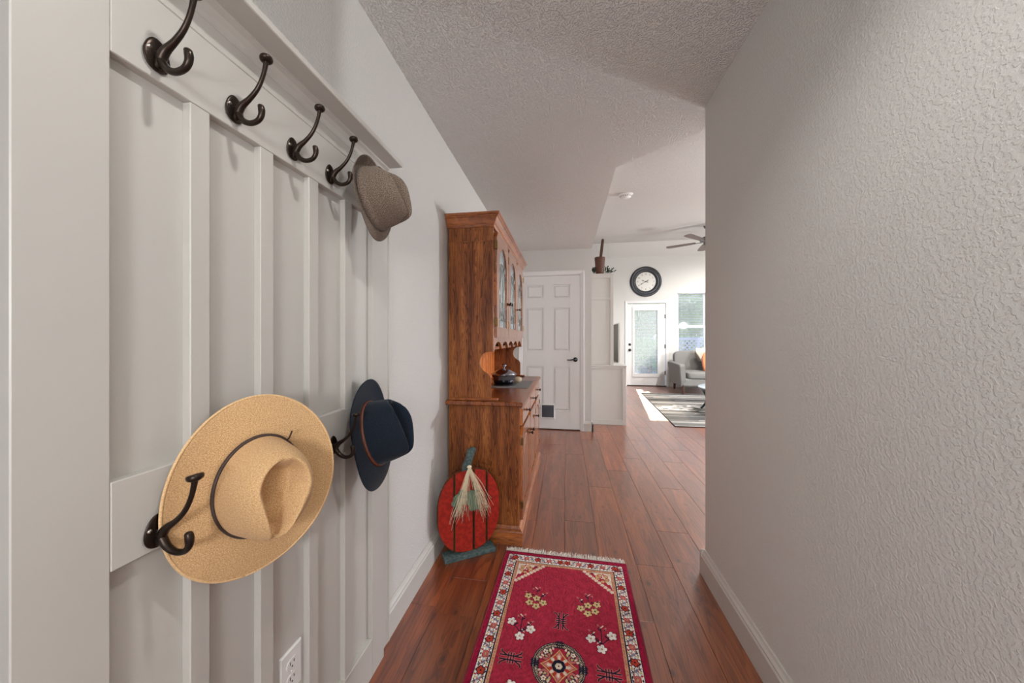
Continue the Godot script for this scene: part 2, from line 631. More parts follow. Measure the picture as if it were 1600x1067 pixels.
# ------------------------------------------------------------------ materials
func materials() -> void:
	var plaster := knockdown(0.022, 3, 0.40, 0.66, 3.5)
	var plaster_c := knockdown(0.026, 8, 0.42, 0.58, 8.0)
	M.wall = relief(triplanar(mat(c8(204, 202, 198), 0.85), 8.0, true), plaster, 1.1)
	M.ceiling = relief(triplanar(mat(c8(220, 218, 214), 0.9), 5.5, true), plaster_c, 4.0)
	M.smooth_wall = mat(c8(204, 203, 198), 0.85)
	M.white = relief(triplanar(mat(c8(192, 189, 183), 0.42), 6.0, true), bumps(0.02, 4, 1.0), 0.25)
	M.door_white = mat(c8(222, 221, 219), 0.45)
	M.bronze = relief(triplanar(mat(c8(58, 48, 42), 0.30, 0.8), 30.0), bumps(0.06, 2, 2.0), 0.5)
	M.steel = mat(c8(190, 186, 180), 0.3, 1.0)
	M.black = mat(c8(28, 28, 30), 0.45)
	M.outlet = mat(c8(226, 225, 222), 0.35)
	# floor boards in several tones
	var fw := ImageTexture.create_from_image(wood_picture(768, 1024, 41, Color(0.66, 0.345, 0.17), Color(0.56, 0.265, 0.12), Color(0.40, 0.165, 0.07), 6.0, 0.45, 9))
	M.planks = []
	for t in [[1.0, 1.0, 1.0], [0.95, 0.94, 0.94], [1.06, 1.03, 1.0], [0.98, 0.99, 1.02], [0.91, 0.91, 0.92]]:
		var m := mat(Color(t[0] * 0.95, t[1] * 1.02, t[2] * 1.04), 0.30, 0.0, 1.0)
		m.albedo_texture = fw
		m.clearcoat_enabled = true
		m.clearcoat = 0.8
		m.clearcoat_roughness = 0.32
		M.planks.append(m)
	M.groove = mat(c8(48, 26, 18), 0.7)
	var oi := wood_picture(768, 1024, 17, Color(0.84, 0.53, 0.26), Color(0.68, 0.39, 0.18), Color(0.42, 0.21, 0.095), 15.0, 0.6)
	var ow := ImageTexture.create_from_image(oi)
	var ol: Image = oi.duplicate()
	ol.rotate_90(CLOCKWISE)
	var oh := ImageTexture.create_from_image(ol)
	M.oak = wooden(ow, Color(0.82, 0.83, 0.90), 0.38, Vector3(1.6, 0.55, 1.6), 0.4)
	M.oak_top = wooden(ow, Color(0.80, 0.74, 0.72), 0.26, Vector3(1.6, 0.55, 0.55), 0.7)
	M.oak_front = wooden(ow, Color(0.98, 0.98, 0.98), 0.2, Vector3(2.1, 0.7, 2.1), 1.0)
	M.oak_front.clearcoat_enabled = true
	M.oak_front.clearcoat = 0.8
	M.oak_front.clearcoat_roughness = 0.15
	M.oak_flat = wooden(oh, Color(0.95, 0.93, 0.92), 0.36, Vector3(0.6, 2.0, 0.6), 0.5)
	M.oak_flat.clearcoat_enabled = true
	M.oak_flat.clearcoat = 0.8
	M.oak_flat.clearcoat_roughness = 0.15
	M.oak_back_lit = wooden(ow, Color(1.25, 1.2, 1.1), 0.5, Vector3(1.6, 0.55, 1.6))  # light in the alcove painted in: same oak, lighter tint
	M.worn = wooden(ow, c8(150, 138, 122), 0.8, Vector3(3, 1, 3))
	M.brass = mat(c8(120, 92, 52), 0.4, 0.9)
	M.lead = mat(c8(150, 148, 142), 0.35, 0.9)
	M.glass = mat(Color(0.9, 0.95, 0.97, 0.12), 0.03)
	M.glass.transparency = BaseMaterial3D.TRANSPARENCY_ALPHA
	M.cab_glass = mat(Color(0.72, 0.80, 0.82, 0.45), 0.12)
	M.cab_glass.transparency = BaseMaterial3D.TRANSPARENCY_ALPHA
	# felt
	var fuzz := bumps(0.16, 12, 3.0, 3)
	var felt := func(a: Color, b: Color, freq: float, sd: int, rough := 0.95) -> StandardMaterial3D:
		var m := mat(Color.WHITE, rough, 0.0, 0.25)
		m.albedo_texture = speck(a, b, freq, sd, 4, 256, 0.34, 0.66)
		triplanar(m, 10.0)
		relief(m, fuzz, 0.5)
		m.rim_enabled = true
		m.rim = 0.25
		m.rim_tint = 0.6
		return m
	M.felt_tan = felt.call(c8(184, 143, 98), c8(218, 183, 138), 0.13, 21)
	M.felt_edge = felt.call(c8(206, 166, 118), c8(232, 198, 152), 0.13, 29)
	M.felt_navy = felt.call(c8(18, 24, 34), c8(36, 46, 58), 0.13, 22)
	M.felt_grey = felt.call(c8(62, 54, 50), c8(162, 142, 124), 0.15, 23)
	M.felt_band = felt.call(c8(60, 56, 56), c8(92, 86, 82), 0.16, 27)
	M.leather = relief(triplanar(mat(c8(64, 48, 42), 0.55), 40.0), bumps(0.2, 5, 3.0), 0.8)
	M.leather_brown = mat(c8(96, 50, 34), 0.5)
	# rug
	var rp := rug_print()
	M.rug = mat(Color.WHITE, 0.97, 0.0, 0.2)
	M.rug.albedo_texture = ImageTexture.create_from_image(rp)
	relief(M.rug, bumps(0.25, 31, 4.0, 2, 256), 0.5)
	M.rug_edge = mat(c8(122, 24, 46), 0.95)
	M.fringe = mat(c8(224, 218, 208), 0.9)
	# pumpkin
	M.pumpkin = mat(Color.WHITE, 0.55)
	M.pumpkin.albedo_texture = speck(c8(146, 24, 9), c8(176, 36, 15), 0.03, 51, 4, 256, 0.3, 0.7)
	triplanar(M.pumpkin, 4.0)
	M.teal = mat(Color.WHITE, 0.7)
	M.teal.albedo_texture = speck(c8(58, 78, 80), c8(88, 104, 100), 0.04, 52, 4)
	triplanar(M.teal, 4.0)
	M.raffia = mat(c8(236, 220, 190), 0.85)
	M.felt_leaf = mat(c8(108, 130, 108), 0.95)
	M.wire = mat(c8(110, 66, 44), 0.5, 0.8)
	# far room
	M.clock_frame = mat(c8(44, 46, 50), 0.35)
	M.clock_face = mat(c8(222, 220, 212), 0.7)
	M.ink = mat(c8(40, 38, 36), 0.7)
	M.grey_panel = mat(c8(120, 114, 108), 0.8)
	M.cloth = relief(triplanar(mat(c8(128, 126, 122), 0.95, 0.0, 0.25), 25.0), bumps(0.3, 61, 3.0), 0.5)
	M.leg_wood = mat(c8(70, 40, 26), 0.5)
	M.slate = mat(c8(50, 64, 70), 0.45)
	M.slate_top = mat(c8(176, 188, 196), 0.22, 0.0, 0.7)
	M.orange = mat(Color.WHITE, 0.9)
	M.orange.albedo_texture = speck(c8(190, 110, 70), c8(216, 150, 108), 0.05, 66, 3)
	triplanar(M.orange, 5.0)
	M.throw = relief(triplanar(mat(c8(196, 186, 172), 0.95), 30.0), bumps(0.2, 68, 4.0), 0.8)
	M.leaf = mat(c8(116, 164, 70), 0.6)
	M.leaf.backlight_enabled = true
	M.leaf.backlight = c8(130, 178, 66)
	M.leaf_dark = mat(c8(40, 60, 36), 0.6)
	M.leaf_gold = mat(c8(196, 190, 84), 0.6)
	M.leaf_gold.backlight_enabled = true
	M.leaf_gold.backlight = c8(190, 180, 60)
	M.bark = mat(c8(88, 70, 56), 0.9)
	M.mortar = mat(Color.WHITE, 0.6)
	M.mortar.albedo_texture = speck(c8(62, 34, 22), c8(100, 60, 40), 0.05, 71, 4)
	triplanar(M.mortar, Vector3(8, 3, 8))
	M.blade = mat(c8(96, 78, 70), 0.5)
	M.nickel = mat(c8(120, 118, 116), 0.35, 0.9)
	M.frosted = mat(c8(226, 222, 214), 0.5)
	M.blind = mat(c8(196, 202, 210), 0.6)
	M.blind.backlight_enabled = true
	M.blind.backlight = c8(60, 60, 60)
	M.fence = mat(c8(176, 188, 206), 0.7)
	M.deck = mat(c8(74, 72, 72), 0.9)
	M.grass = mat(Color.WHITE, 0.95)
	M.grass.albedo_texture = speck(c8(66, 84, 44), c8(100, 106, 66), 0.05, 81, 4)
	triplanar(M.grass, 0.5, true)
	var rug2 := Image.create(256, 512, false, Image.FORMAT_RGB8)
	rug2.fill(c8(92, 91, 88))
	var rr := RandomNumberGenerator.new()
	rr.seed = 14
	var y := 0
	while y < 512:
		var h := rr.randi_range(6, 26)
		var c: Color = [c8(66, 65, 65), c8(108, 106, 102), c8(150, 147, 142), c8(86, 85, 84), c8(124, 120, 115)][rr.randi() % 5]
		rug2.fill_rect(Rect2i(0, y, 256, h), c)
		y += h
	for k in 260:
		var s := rr.randi_range(0, 511)
		rug2.fill_rect(Rect2i(rr.randi_range(0, 255), s, rr.randi_range(8, 60), rr.randi_range(1, 4)), [c8(206, 202, 196), c8(84, 82, 82), c8(150, 146, 140)][k % 3])
	for k in 34:
		var cx := rr.randf_range(2, 80)
		var cy := rr.randf_range(250, 330)
		dot(rug2, cx, cy, rr.randf_range(4, 12), rr.randf_range(4, 9), c8(216, 212, 206), rr.randf() * 3.0)
		dot(rug2, cx, cy, 3, 2, c8(96, 94, 94), rr.randf() * 3.0)
	M.area_rug = mat(Color.WHITE, 0.97, 0.0, 0.2)
	M.area_rug.albedo_texture = ImageTexture.create_from_image(rug2)
	M.area_edge = mat(c8(62, 62, 66), 0.95)
	M.mat_cloth = relief(triplanar(mat(c8(128, 128, 126), 0.9), 30.0), bumps(0.3, 91, 3.0), 0.6)
	M.pot = mat(c8(170, 168, 176), 0.16, 1.0)
	M.pot_dark = mat(c8(40, 40, 48), 0.25, 0.6)
	M.beige = mat(c8(200, 180, 150), 0.5)
	M.flap = mat(c8(66, 70, 80), 0.25)
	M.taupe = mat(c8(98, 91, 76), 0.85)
	M.globe = mat(c8(250, 248, 244), 0.4)  # glowing ball of the added fill lamps
	M.globe.emission_enabled = true
	M.globe.emission = c8(255, 246, 236)
	M.globe.emission_energy_multiplier = 1.5
	M.lamp = mat(c8(255, 244, 226), 0.5)
	M.lamp.emission_enabled = true
	M.lamp.emission = c8(255, 236, 210)
	M.lamp.emission_energy_multiplier = 2.0

# ------------------------------------------------------------------ scene
func _ready() -> void:
	rng.seed = 7
	# camera: level, its lens shifted a little downwards
	var cam := Camera3D.new()
	cam.name = "camera"
	cam.position = Vector3(0, 1.22, 0)
	cam.rotation.y = atan(84.0 / 533.0)
	cam.projection = Camera3D.PROJECTION_FRUSTUM
	cam.near = 0.05
	cam.far = 100.0
	cam.size = 0.05 * 1067.0 / 533.0
	cam.frustum_offset = Vector2(0, -0.05 * 4.0 / 533.0)
	add_child(cam)
	cam.current = true
	# sky, exposure
	var we := WorldEnvironment.new()
	we.name = "world_environment"
	var env := Environment.new()
	var sky := Sky.new()
	var sm := ProceduralSkyMaterial.new()
	sm.sky_top_color = c8(96, 148, 214)
	sm.sky_horizon_color = c8(206, 222, 238)
	sm.ground_horizon_color = c8(170, 172, 170)
	sm.ground_bottom_color = c8(120, 116, 108)
	sm.sky_energy_multiplier = 1.5
	sm.ground_energy_multiplier = 1.2
	sky.sky_material = sm
	env.background_mode = Environment.BG_SKY
	env.sky = sky
	env.tonemap_mode = Environment.TONE_MAPPER_LINEAR
	env.tonemap_exposure = 1.14
	env.sdfgi_enabled = true
	env.ssao_enabled = true
	env.ssil_enabled = true
	we.environment = env
	add_child(we)
	# low autumn sun behind the far wall
	var sun := DirectionalLight3D.new()
	sun.name = "sun"
	sun.light_color = c8(255, 236, 208)
	sun.light_energy = 2.5
	sun.light_angular_distance = 0.6
	sun.shadow_enabled = true
	sun.look_at_from_position(Vector3.ZERO, Vector3(-0.13, -0.5, 1.0), Vector3.UP)
	add_child(sun)
	materials()
	# hall ceiling lamp is out of view; lantern and living room lamps are added
	ceiling_lamp(Vector3(0.06, 2.42, -0.47), 0.0, 0.74, 68.0, "round recessed lamp out of view in the hall ceiling, lighting the coat hooks")
	added_globe_lamp("added_lantern_lamp", "added fill lamp shaped as a paper lantern, out of view behind the camera", Vector3(0.12, 1.40, 1.40), 1.75, false, 0.2)  # added low fill for the hall, never in view
	added_globe_lamp("added_floor_lamp", "added fill lamp on a stand, out of view behind the right hall wall", Vector3(1.75, 1.75, -2.6), 0.45, false)  # added fill for the hall opening and hutch fronts
	added_globe_lamp("added_floor_lamp", "added fill lamp on a stand, out of view near the living room patio doors", Vector3(4.6, 1.75, -4.3), 8.5, false)  # added fill for the living room
	for p in [[3.0, -5.6, "above the coffee table"], [4.7, -6.0, "above the striped rug"], [3.6, -7.4, "above the armchair"]]:  # unseen spots added to brighten the living room
		ceiling_lamp(Vector3(p[0], slope_y(p[1]), p[1]), atan(SLOPE), 6.5, 78.0, "added fill lamp recessed in the vaulted living room ceiling " + p[2])
	shell_of_house()
	floor_planks()
	panelling()
	hooks()
	hats()
	hutch()
	door_six_panel()
	partition()
	far_wall()
	pumpkin()
	hall_rug()
	far_room()
	outside()

func added_globe_lamp(called: String, label: String, at: Vector3, energy: float, hung: bool, rad := 0.1) -> void:  # builds the unseen lamps added as fill
	var o := thing(called, label, "lamp", Vector3(at.x, 2.42 if hung else 0.0, at.z))
	var y := at.y - o.position.y
	var s := S()
	var prof := []
	for k in 17:
		var a := PI * (k / 16.0 - 0.5)
		prof.append(Vector2(maxf(0.0, cos(a) * rad), y + sin(a) * rad))
	lathe(s, prof, 28)
	put("lamp_globe", s, M.globe, o)
	s = S()
	if hung:
		tube(s, [Vector3(0, 0, 0), Vector3(0, y + rad * 0.95, 0)], 0.006, 8)
		lathe(s, [Vector2(0, -0.03), Vector2(0.055, -0.025), Vector2(0.06, 0.0), Vector2(0, 0.0)], 24)
	else:
		tube(s, [Vector3(0, 0.02, 0), Vector3(0, y - rad * 0.95, 0)], 0.011, 10)
		lathe(s, [Vector2(0, 0.001), Vector2(0.14, 0.001), Vector2(0.14, 0.015), Vector2(0.02, 0.03), Vector2(0, 0.03)], 28)
	put("lamp_stem", s, M.nickel, o)
	var l := OmniLight3D.new()
	l.name = "lamp_light"
	l.position = Vector3(0, y, 0)
	l.omni_range = 14.0
	l.omni_attenuation = 2.0
	l.light_energy = energy
	l.light_color = c8(246, 248, 252)
	l.light_size = rad * 0.95
	l.shadow_enabled = true
	o.add_child(l)

const SLOPE := 0.175
func slope_y(z: float) -> float:
	return 2.42 + SLOPE * (-z - 1.95)

func ceiling_lamp(at: Vector3, lean: float, energy: float, angle: float, label: String) -> void:
	var o := thing("unseen_recessed_lamp", label, "ceiling lamp", at)
	o.rotation.x = lean
	var t := S()
	lathe(t, [Vector2(0.058, -0.002), Vector2(0.075, -0.006), Vector2(0.082, -0.002), Vector2(0.082, 0.002), Vector2(0.058, 0.002), Vector2(0.058, -0.002)], 32)
	put("trim_ring", t, M.door_white, o)
	var g := S()
	lathe(g, [Vector2(0.0, -0.001), Vector2(0.057, -0.001), Vector2(0.057, 0.002), Vector2(0.0, 0.002)], 32)
	put("lamp_lens", g, M.lamp, o)
	var s := SpotLight3D.new()
	s.name = "lamp_light"
	s.position = Vector3(0, -0.012, 0)
	s.rotation_degrees.x = -90
	s.spot_angle = angle
	s.spot_angle_attenuation = 0.6
	s.spot_range = 14.0
	s.spot_attenuation = 2.0
	s.light_energy = energy
	s.light_color = c8(250, 248, 246)
	s.light_size = 0.035
	s.shadow_enabled = true
	o.add_child(s)

# ------------------------------------------------------------------ room shell
func shell_of_house() -> void:
	var w := S()
	box(w, Vector3(-0.845, 0, -4.62), Vector3(-0.727, 2.42, -0.33))
	struct("wall_left", w, M.wall)
	w = S()
	box(w, Vector3(-0.845, 0, 0.6), Vector3(-0.727, 2.42, 2.1))
	box(w, Vector3(-0.845, 2.1, -0.33), Vector3(-0.727, 2.42, 0.6))
	struct("wall_left_rear", w, M.wall)
	w = S()   # dark taupe recess off the hall, a dark strip beside the panelling
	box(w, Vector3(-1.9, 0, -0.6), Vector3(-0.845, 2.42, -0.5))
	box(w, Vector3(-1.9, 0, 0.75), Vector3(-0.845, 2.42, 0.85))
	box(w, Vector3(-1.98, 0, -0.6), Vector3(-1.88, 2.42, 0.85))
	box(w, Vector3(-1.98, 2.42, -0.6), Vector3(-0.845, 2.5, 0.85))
	struct("wall_taupe_recess", w, M.taupe)
	w = S()
	box(w, Vector3(0.712, 0, -1.895), Vector3(0.83, 2.42, 2.1))
	struct("wall_right", w, M.wall)
	w = S()
	box(w, Vector3(-0.845, 0, 2.1), Vector3(0.83, 2.42, 2.22))
	struct("wall_rear", w, M.wall)
	w = S()   # wall with the six-panel door
	box(w, Vector3(-0.727, 0, -4.74), Vector3(-0.60, 2.42, -4.62))
	box(w, Vector3(0.205, 0, -4.74), Vector3(0.338, 2.42, -4.62))
	box(w, Vector3(-0.60, 2.085, -4.74), Vector3(0.205, 2.42, -4.62))
	struct("wall_back", w, M.wall)
	w = S()
	var poly := PackedVector2Array([Vector2(-0.85, 2.1), Vector2(0.83, 2.1), Vector2(0.83, -1.92), Vector2(0.93, -1.98), Vector2(0.348, -2.472), Vector2(0.338, -4.74), Vector2(-0.85, -4.74)])
	prism(w, poly, 2.42, 3.65, frame_to(Vector3.ZERO, Vector3(1, 0, 0), Vector3(0, 0, 1), Vector3(0, 1, 0)))
	struct("ceiling", w, M.ceiling)
	# living room
	w = S()
	var zb := -8.85
	# footprint sheared up along the slope
	var foot := PackedVector2Array([Vector2(0.93, -1.98), Vector2(5.7, -1.96), Vector2(5.7, zb), Vector2(0.2, zb), Vector2(0.2, -4.72), Vector2(0.338, -4.72), Vector2(0.348, -2.472)])
	prism(w, foot, 2.42 - SLOPE * 1.95, 2.54 - SLOPE * 1.95, frame_to(Vector3.ZERO, Vector3(1, 0, 0), Vector3(0, -SLOPE, 1), Vector3(0, 1, 0)))
	struct("ceiling_living_room", w, M.ceiling)
	w = S()
	var yb := slope_y(zb)
	prism(w, PackedVector2Array([Vector2(8.85, yb), Vector2(9.42, yb - 0.40), Vector2(9.42, yb + 0.12), Vector2(8.85, yb + 0.12)]), 0.2, 5.7, frame_to(Vector3.ZERO, Vector3(0, 0, -1), Vector3(0, 1, 0), Vector3(1, 0, 0)))
	struct("ceiling_far_slope", w, M.smooth_wall)
	w = S()
	box(w, Vector3(0.83, 0, -1.98), Vector3(5.7, 2.45, -1.895))
	struct("wall_living_near", w, M.wall)
	w = S()
	box(w, Vector3(0.2, 0, -9.25), Vector3(0.338, 3.65, -4.74))
	struct("wall_living_left", w, M.wall)
	w = S()
	box(w, Vector3(0.338, 0, -9.25), Vector3(1.05, 3.68, -8.85))
	struct("wall_chase", w, M.wall)
	w = S()   # far wall: openings for the glazed door and the window
	box(w, Vector3(0.3, 0, -9.40), Vector3(1.575, 3.4, -9.25))
	box(w, Vector3(2.545, 0, -9.40), Vector3(2.80, 3.4, -9.25))
	box(w, Vector3(3.56, 0, -9.40), Vector3(5.7, 3.4, -9.25))
	box(w, Vector3(1.575, 2.15, -9.40), Vector3(2.545, 3.4, -9.25))
	box(w, Vector3(2.80, 2.45, -9.40), Vector3(3.56, 3.4, -9.25))
	box(w, Vector3(2.80, 0, -9.40), Vector3(3.56, 0.55, -9.25))
	struct("wall_far", w, M.smooth_wall)
	w = S()
	box(w, Vector3(5.6, 0, -3.2), Vector3(5.72, 3.7, -1.9))
	box(w, Vector3(5.6, 0, -9.4), Vector3(5.72, 3.7, -7.8))
	box(w, Vector3(5.6, 2.3, -7.8), Vector3(5.72, 3.7, -3.2))
	struct("wall_living_right", w, M.smooth_wall)
	# unseen glazed patio doors outside the frame, placed to let in daylight
	var win := S()
	for k in 4:
		var z0 := -7.8 + 1.15 * k
		box(win, Vector3(5.62, 0, z0), Vector3(5.69, 2.3, z0 + 0.06))
		box(win, Vector3(5.62, 0, z0 + 1.09), Vector3(5.69, 2.3, z0 + 1.15))
		box(win, Vector3(5.62, 0, z0 + 0.06), Vector3(5.69, 0.08, z0 + 1.09))
		box(win, Vector3(5.62, 2.22, z0 + 0.06), Vector3(5.69, 2.3, z0 + 1.09))
	var wf := struct("unseen_window_2", win, M.door_white)
	for k in 4:
		var g := S()
		var z0 := -7.8 + 1.15 * k
		box(g, Vector3(5.65, 0.08, z0 + 0.06), Vector3(5.656, 2.22, z0 + 1.09))
		put("pane", g, M.glass, wf)
	# baseboards
	var prof := PackedVector2Array([Vector2(0, 0), Vector2(0.02, 0), Vector2(0.02, 0.098), Vector2(0.016, 0.106), Vector2(0.016, 0.112), Vector2(0.009, 0.122), Vector2(0.005, 0.132), Vector2(0, 0.132)])
	w = S()
	prism(w, prof, 0, 4.0, frame_to(Vector3(0.712, 0, -1.895), Vector3(-1, 0, 0), Vector3(0, 1, 0), Vector3(0, 0, 1)))
	prism(w, prof, 0, 0.16, frame_to(Vector3(0.692, 0, -1.895), Vector3(0, 0, -1), Vector3(0, 1, 0), Vector3(1, 0, 0)))
	struct("baseboard_right", w, M.white)
	w = S()
	prism(w, prof, 0, 3.35, frame_to(Vector3(-0.727, 0, -4.62), Vector3(1, 0, 0), Vector3(0, 1, 0), Vector3(0, 0, 1)))
	struct("baseboard_left", w, M.white)
	w = S()
	prism(w, prof, 0, 0.118, frame_to(Vector3(0.24, 0, -4.62), Vector3(0, 0, 1), Vector3(0, 1, 0), Vector3(1, 0, 0)))
	prism(w, prof, 0, 0.14, frame_to(Vector3(0.338, 0, -4.74), Vector3(1, 0, 0), Vector3(0, 1, 0), Vector3(0, 0, 1)))
	struct("baseboard_back", w, M.white)
	w = S()
	prism(w, prof, 0, 3.1, frame_to(Vector3(2.61, 0, -9.25), Vector3(0, 0, 1), Vector3(0, 1, 0), Vector3(1, 0, 0)))
	prism(w, prof, 0, 0.45, frame_to(Vector3(1.05, 0, -9.25), Vector3(0, 0, 1), Vector3(0, 1, 0), Vector3(1, 0, 0)))
	struct("baseboard_far", w, M.white)

func floor_planks() -> void:
	var w := S()
	box(w, Vector3(-2.0, -0.10, -9.42), Vector3(5.75, -0.012, 2.25))
	var fl := struct("floor", w, M.groove)
	var L := 1.34
	var wd := 0.1915
	var joints := {2: -2.63, 3: -3.66, 4: -2.885, 5: -1.93, 6: -2.286, 7: -2.942, 8: -3.58, 1: -0.95, 0: -1.678}
	var shapes := {}
	for k in range(-1, 32):
		var x0 := -0.58 + wd * (k - 0)
		if x0 > 5.6:
			continue
		var x1 := minf(x0 + wd, 5.72)
		var kk := k if k != 0 else 0
		var j0: float = joints[kk] if joints.has(kk) else -2.0 - fposmod(k * 0.517, 1.34)
		var zn := -9.40
		var zx := 2.2 if x0 < 0.75 else -1.90
		var z := j0 - ceilf((j0 - zn) / L) * L
		while z < zx:
			var a := maxf(z, zn)
			var b := minf(z + L, zx)
			z += L
			if b - a < 0.03:
				continue
			var st := S()
			var uo := Vector2(rng.randf(), rng.randf())
			var v := PackedVector3Array()
			var bev := 0.0012
			var g := 0.0003
			var y1 := 0.0
			var top := [Vector3(x0 + g + bev, y1, a + g + bev), Vector3(x1 - g - bev, y1, a + g + bev), Vector3(x1 - g - bev, y1, b - g - bev), Vector3(x0 + g + bev, y1, b - g - bev)]
			var low := [Vector3(x0 + g, -0.002, a + g), Vector3(x1 - g, -0.002, a + g), Vector3(x1 - g, -0.002, b - g), Vector3(x0 + g, -0.002, b - g)]
			quad(v, top[0], top[1], top[2], top[3])
			var d := Vector3(0, -0.01, 0)
			for i in 4:
				var j := (i + 1) % 4
				quad(v, low[i], low[j], top[j], top[i])
				quad(v, low[i] + d, low[j] + d, low[j], low[i])
			quad(v, low[3] + d, low[2] + d, low[1] + d, low[0] + d)
			var uv := PackedVector2Array()
			for p in v:
				uv.append(uo + Vector2(p.x / 0.62, p.z / 1.7))
			add(st, v, -1, Transform3D(), uv)
			put("floor_plank", mesh_of(st), M.planks[rng.randi() % M.planks.size()], fl)

# ------------------------------------------------------------------ board-and-batten panelling with its shelf
func panelling() -> void:
	var o := thing("wall_panelling", "white board-and-batten wall panelling with two hook rails and a narrow top shelf", "wall panelling", Vector3(-0.727, 0, -0.8))
	var xf := Transform3D(Basis(), Vector3(0.727, 0, 0.8))
	var piece := func(called: String, x0: float, x1: float, y0: float, y1: float, z0: float, z1: float, bev := 0.0015) -> void:
		var s := S()
		box(s, Vector3(x0, y0, z0), Vector3(x1, y1, z1), bev, xf)
		put(called, s, M.white, o)
	piece.call("backing_board", -0.727, -0.708, 0.0, 1.86, -1.283, -0.326)
	piece.call("end_trim", -0.727, -0.704, 0.0, 1.872, -1.290, -1.279, 0.002)
	piece.call("stile", -0.709, -0.690, 0.0, 1.845, -0.421, -0.325)
	piece.call("stile", -0.709, -0.690, 0.0, 1.845, -1.218, -1.139)
	for z in [-0.534, -0.682, -0.832, -0.984]:
		piece.call("batten", -0.709, -0.6905, 0.137, 1.662, z - 0.036, z)
	piece.call("top_rail", -0.709, -0.690, 1.662, 1.8005, -1.139, -0.421)
	piece.call("rail_cap_strip", -0.709, -0.690, 1.801, 1.845, -1.139, -0.421)
	piece.call("lower_rail", -0.709, -0.6895, 0.861, 0.999, -1.139, -0.421)
	piece.call("bottom_rail", -0.709, -0.690, 0.0, 0.137, -1.139, -0.421)
	var s := S()
	prism(s, PackedVector2Array([Vector2(-0.71, 1.838), Vector2(-0.689, 1.838), Vector2(-0.686, 1.843), Vector2(-0.684, 1.852), Vector2(-0.676, 1.862), Vector2(-0.667, 1.867), Vector2(-0.667, 1.873), Vector2(-0.71, 1.873)]), -1.218, -0.325, xf)
	put("shelf_moulding", s, M.white, o)
	piece.call("shelf_board", -0.727, -0.613, 1.873, 1.890, -1.222, -0.325, 0.002)
	# outlet low in the third bay
	var u := thing("wall_outlet", "white double electrical outlet low on the white panelling", "outlet", Vector3(-0.708, 0.36, -0.785))
	s = S()
	prism(s, rect(-0.0345, -0.057, 0.0345, 0.057), 0.0, 0.006, on_left(0.0), 0.003)
	put("cover_plate", s, M.outlet, u)
	for sg in [-1.0, 1.0]:
		s = S()
		var c := PackedVector2Array()
		for k in 20:
			var a := TAU * k / 20
			c.append(Vector2(clampf(cos(a) * 0.0172, -0.0172, 0.0172), clampf(sin(a) * 0.0172, -0.0135, 0.0135) + sg * 0.0195))
		prism(s, c, 0.004, 0.0075, on_left(0.0), 0.0008)
		var rec := put("receptacle", s, M.outlet, u)
		s = S()
		for q in [[-0.0062, 0.0032, 0.0012, 0.0042], [0.0062, 0.0032, 0.0012, 0.0034]]:
			prism(s, rect(q[0] - q[2], sg * 0.0195 + q[1] - q[3], q[0] + q[2], sg * 0.0195 + q[1] + q[3]), 0.0072, 0.0077, on_left(0.0))
		var pin := PackedVector2Array()
		for k in 10:
			pin.append(Vector2(0, sg * 0.0195 - 0.007) + Vector2(cos(TAU * k / 10), sin(TAU * k / 10)) * 0.0024)
		prism(s, pin, 0.0072, 0.0077, on_left(0.0))
		put("socket_slots", s, M.black, rec)
	s = S()
	lathe(s, [Vector2(0, 0.006), Vector2(0.003, 0.006), Vector2(0.0026, 0.0075), Vector2(0, 0.008)], 12, frame_to(Vector3.ZERO, Vector3(0, 0, -1), Vector3(1, 0, 0), Vector3(0, -1, 0)))
	put("plate_screw", s, M.outlet, u)

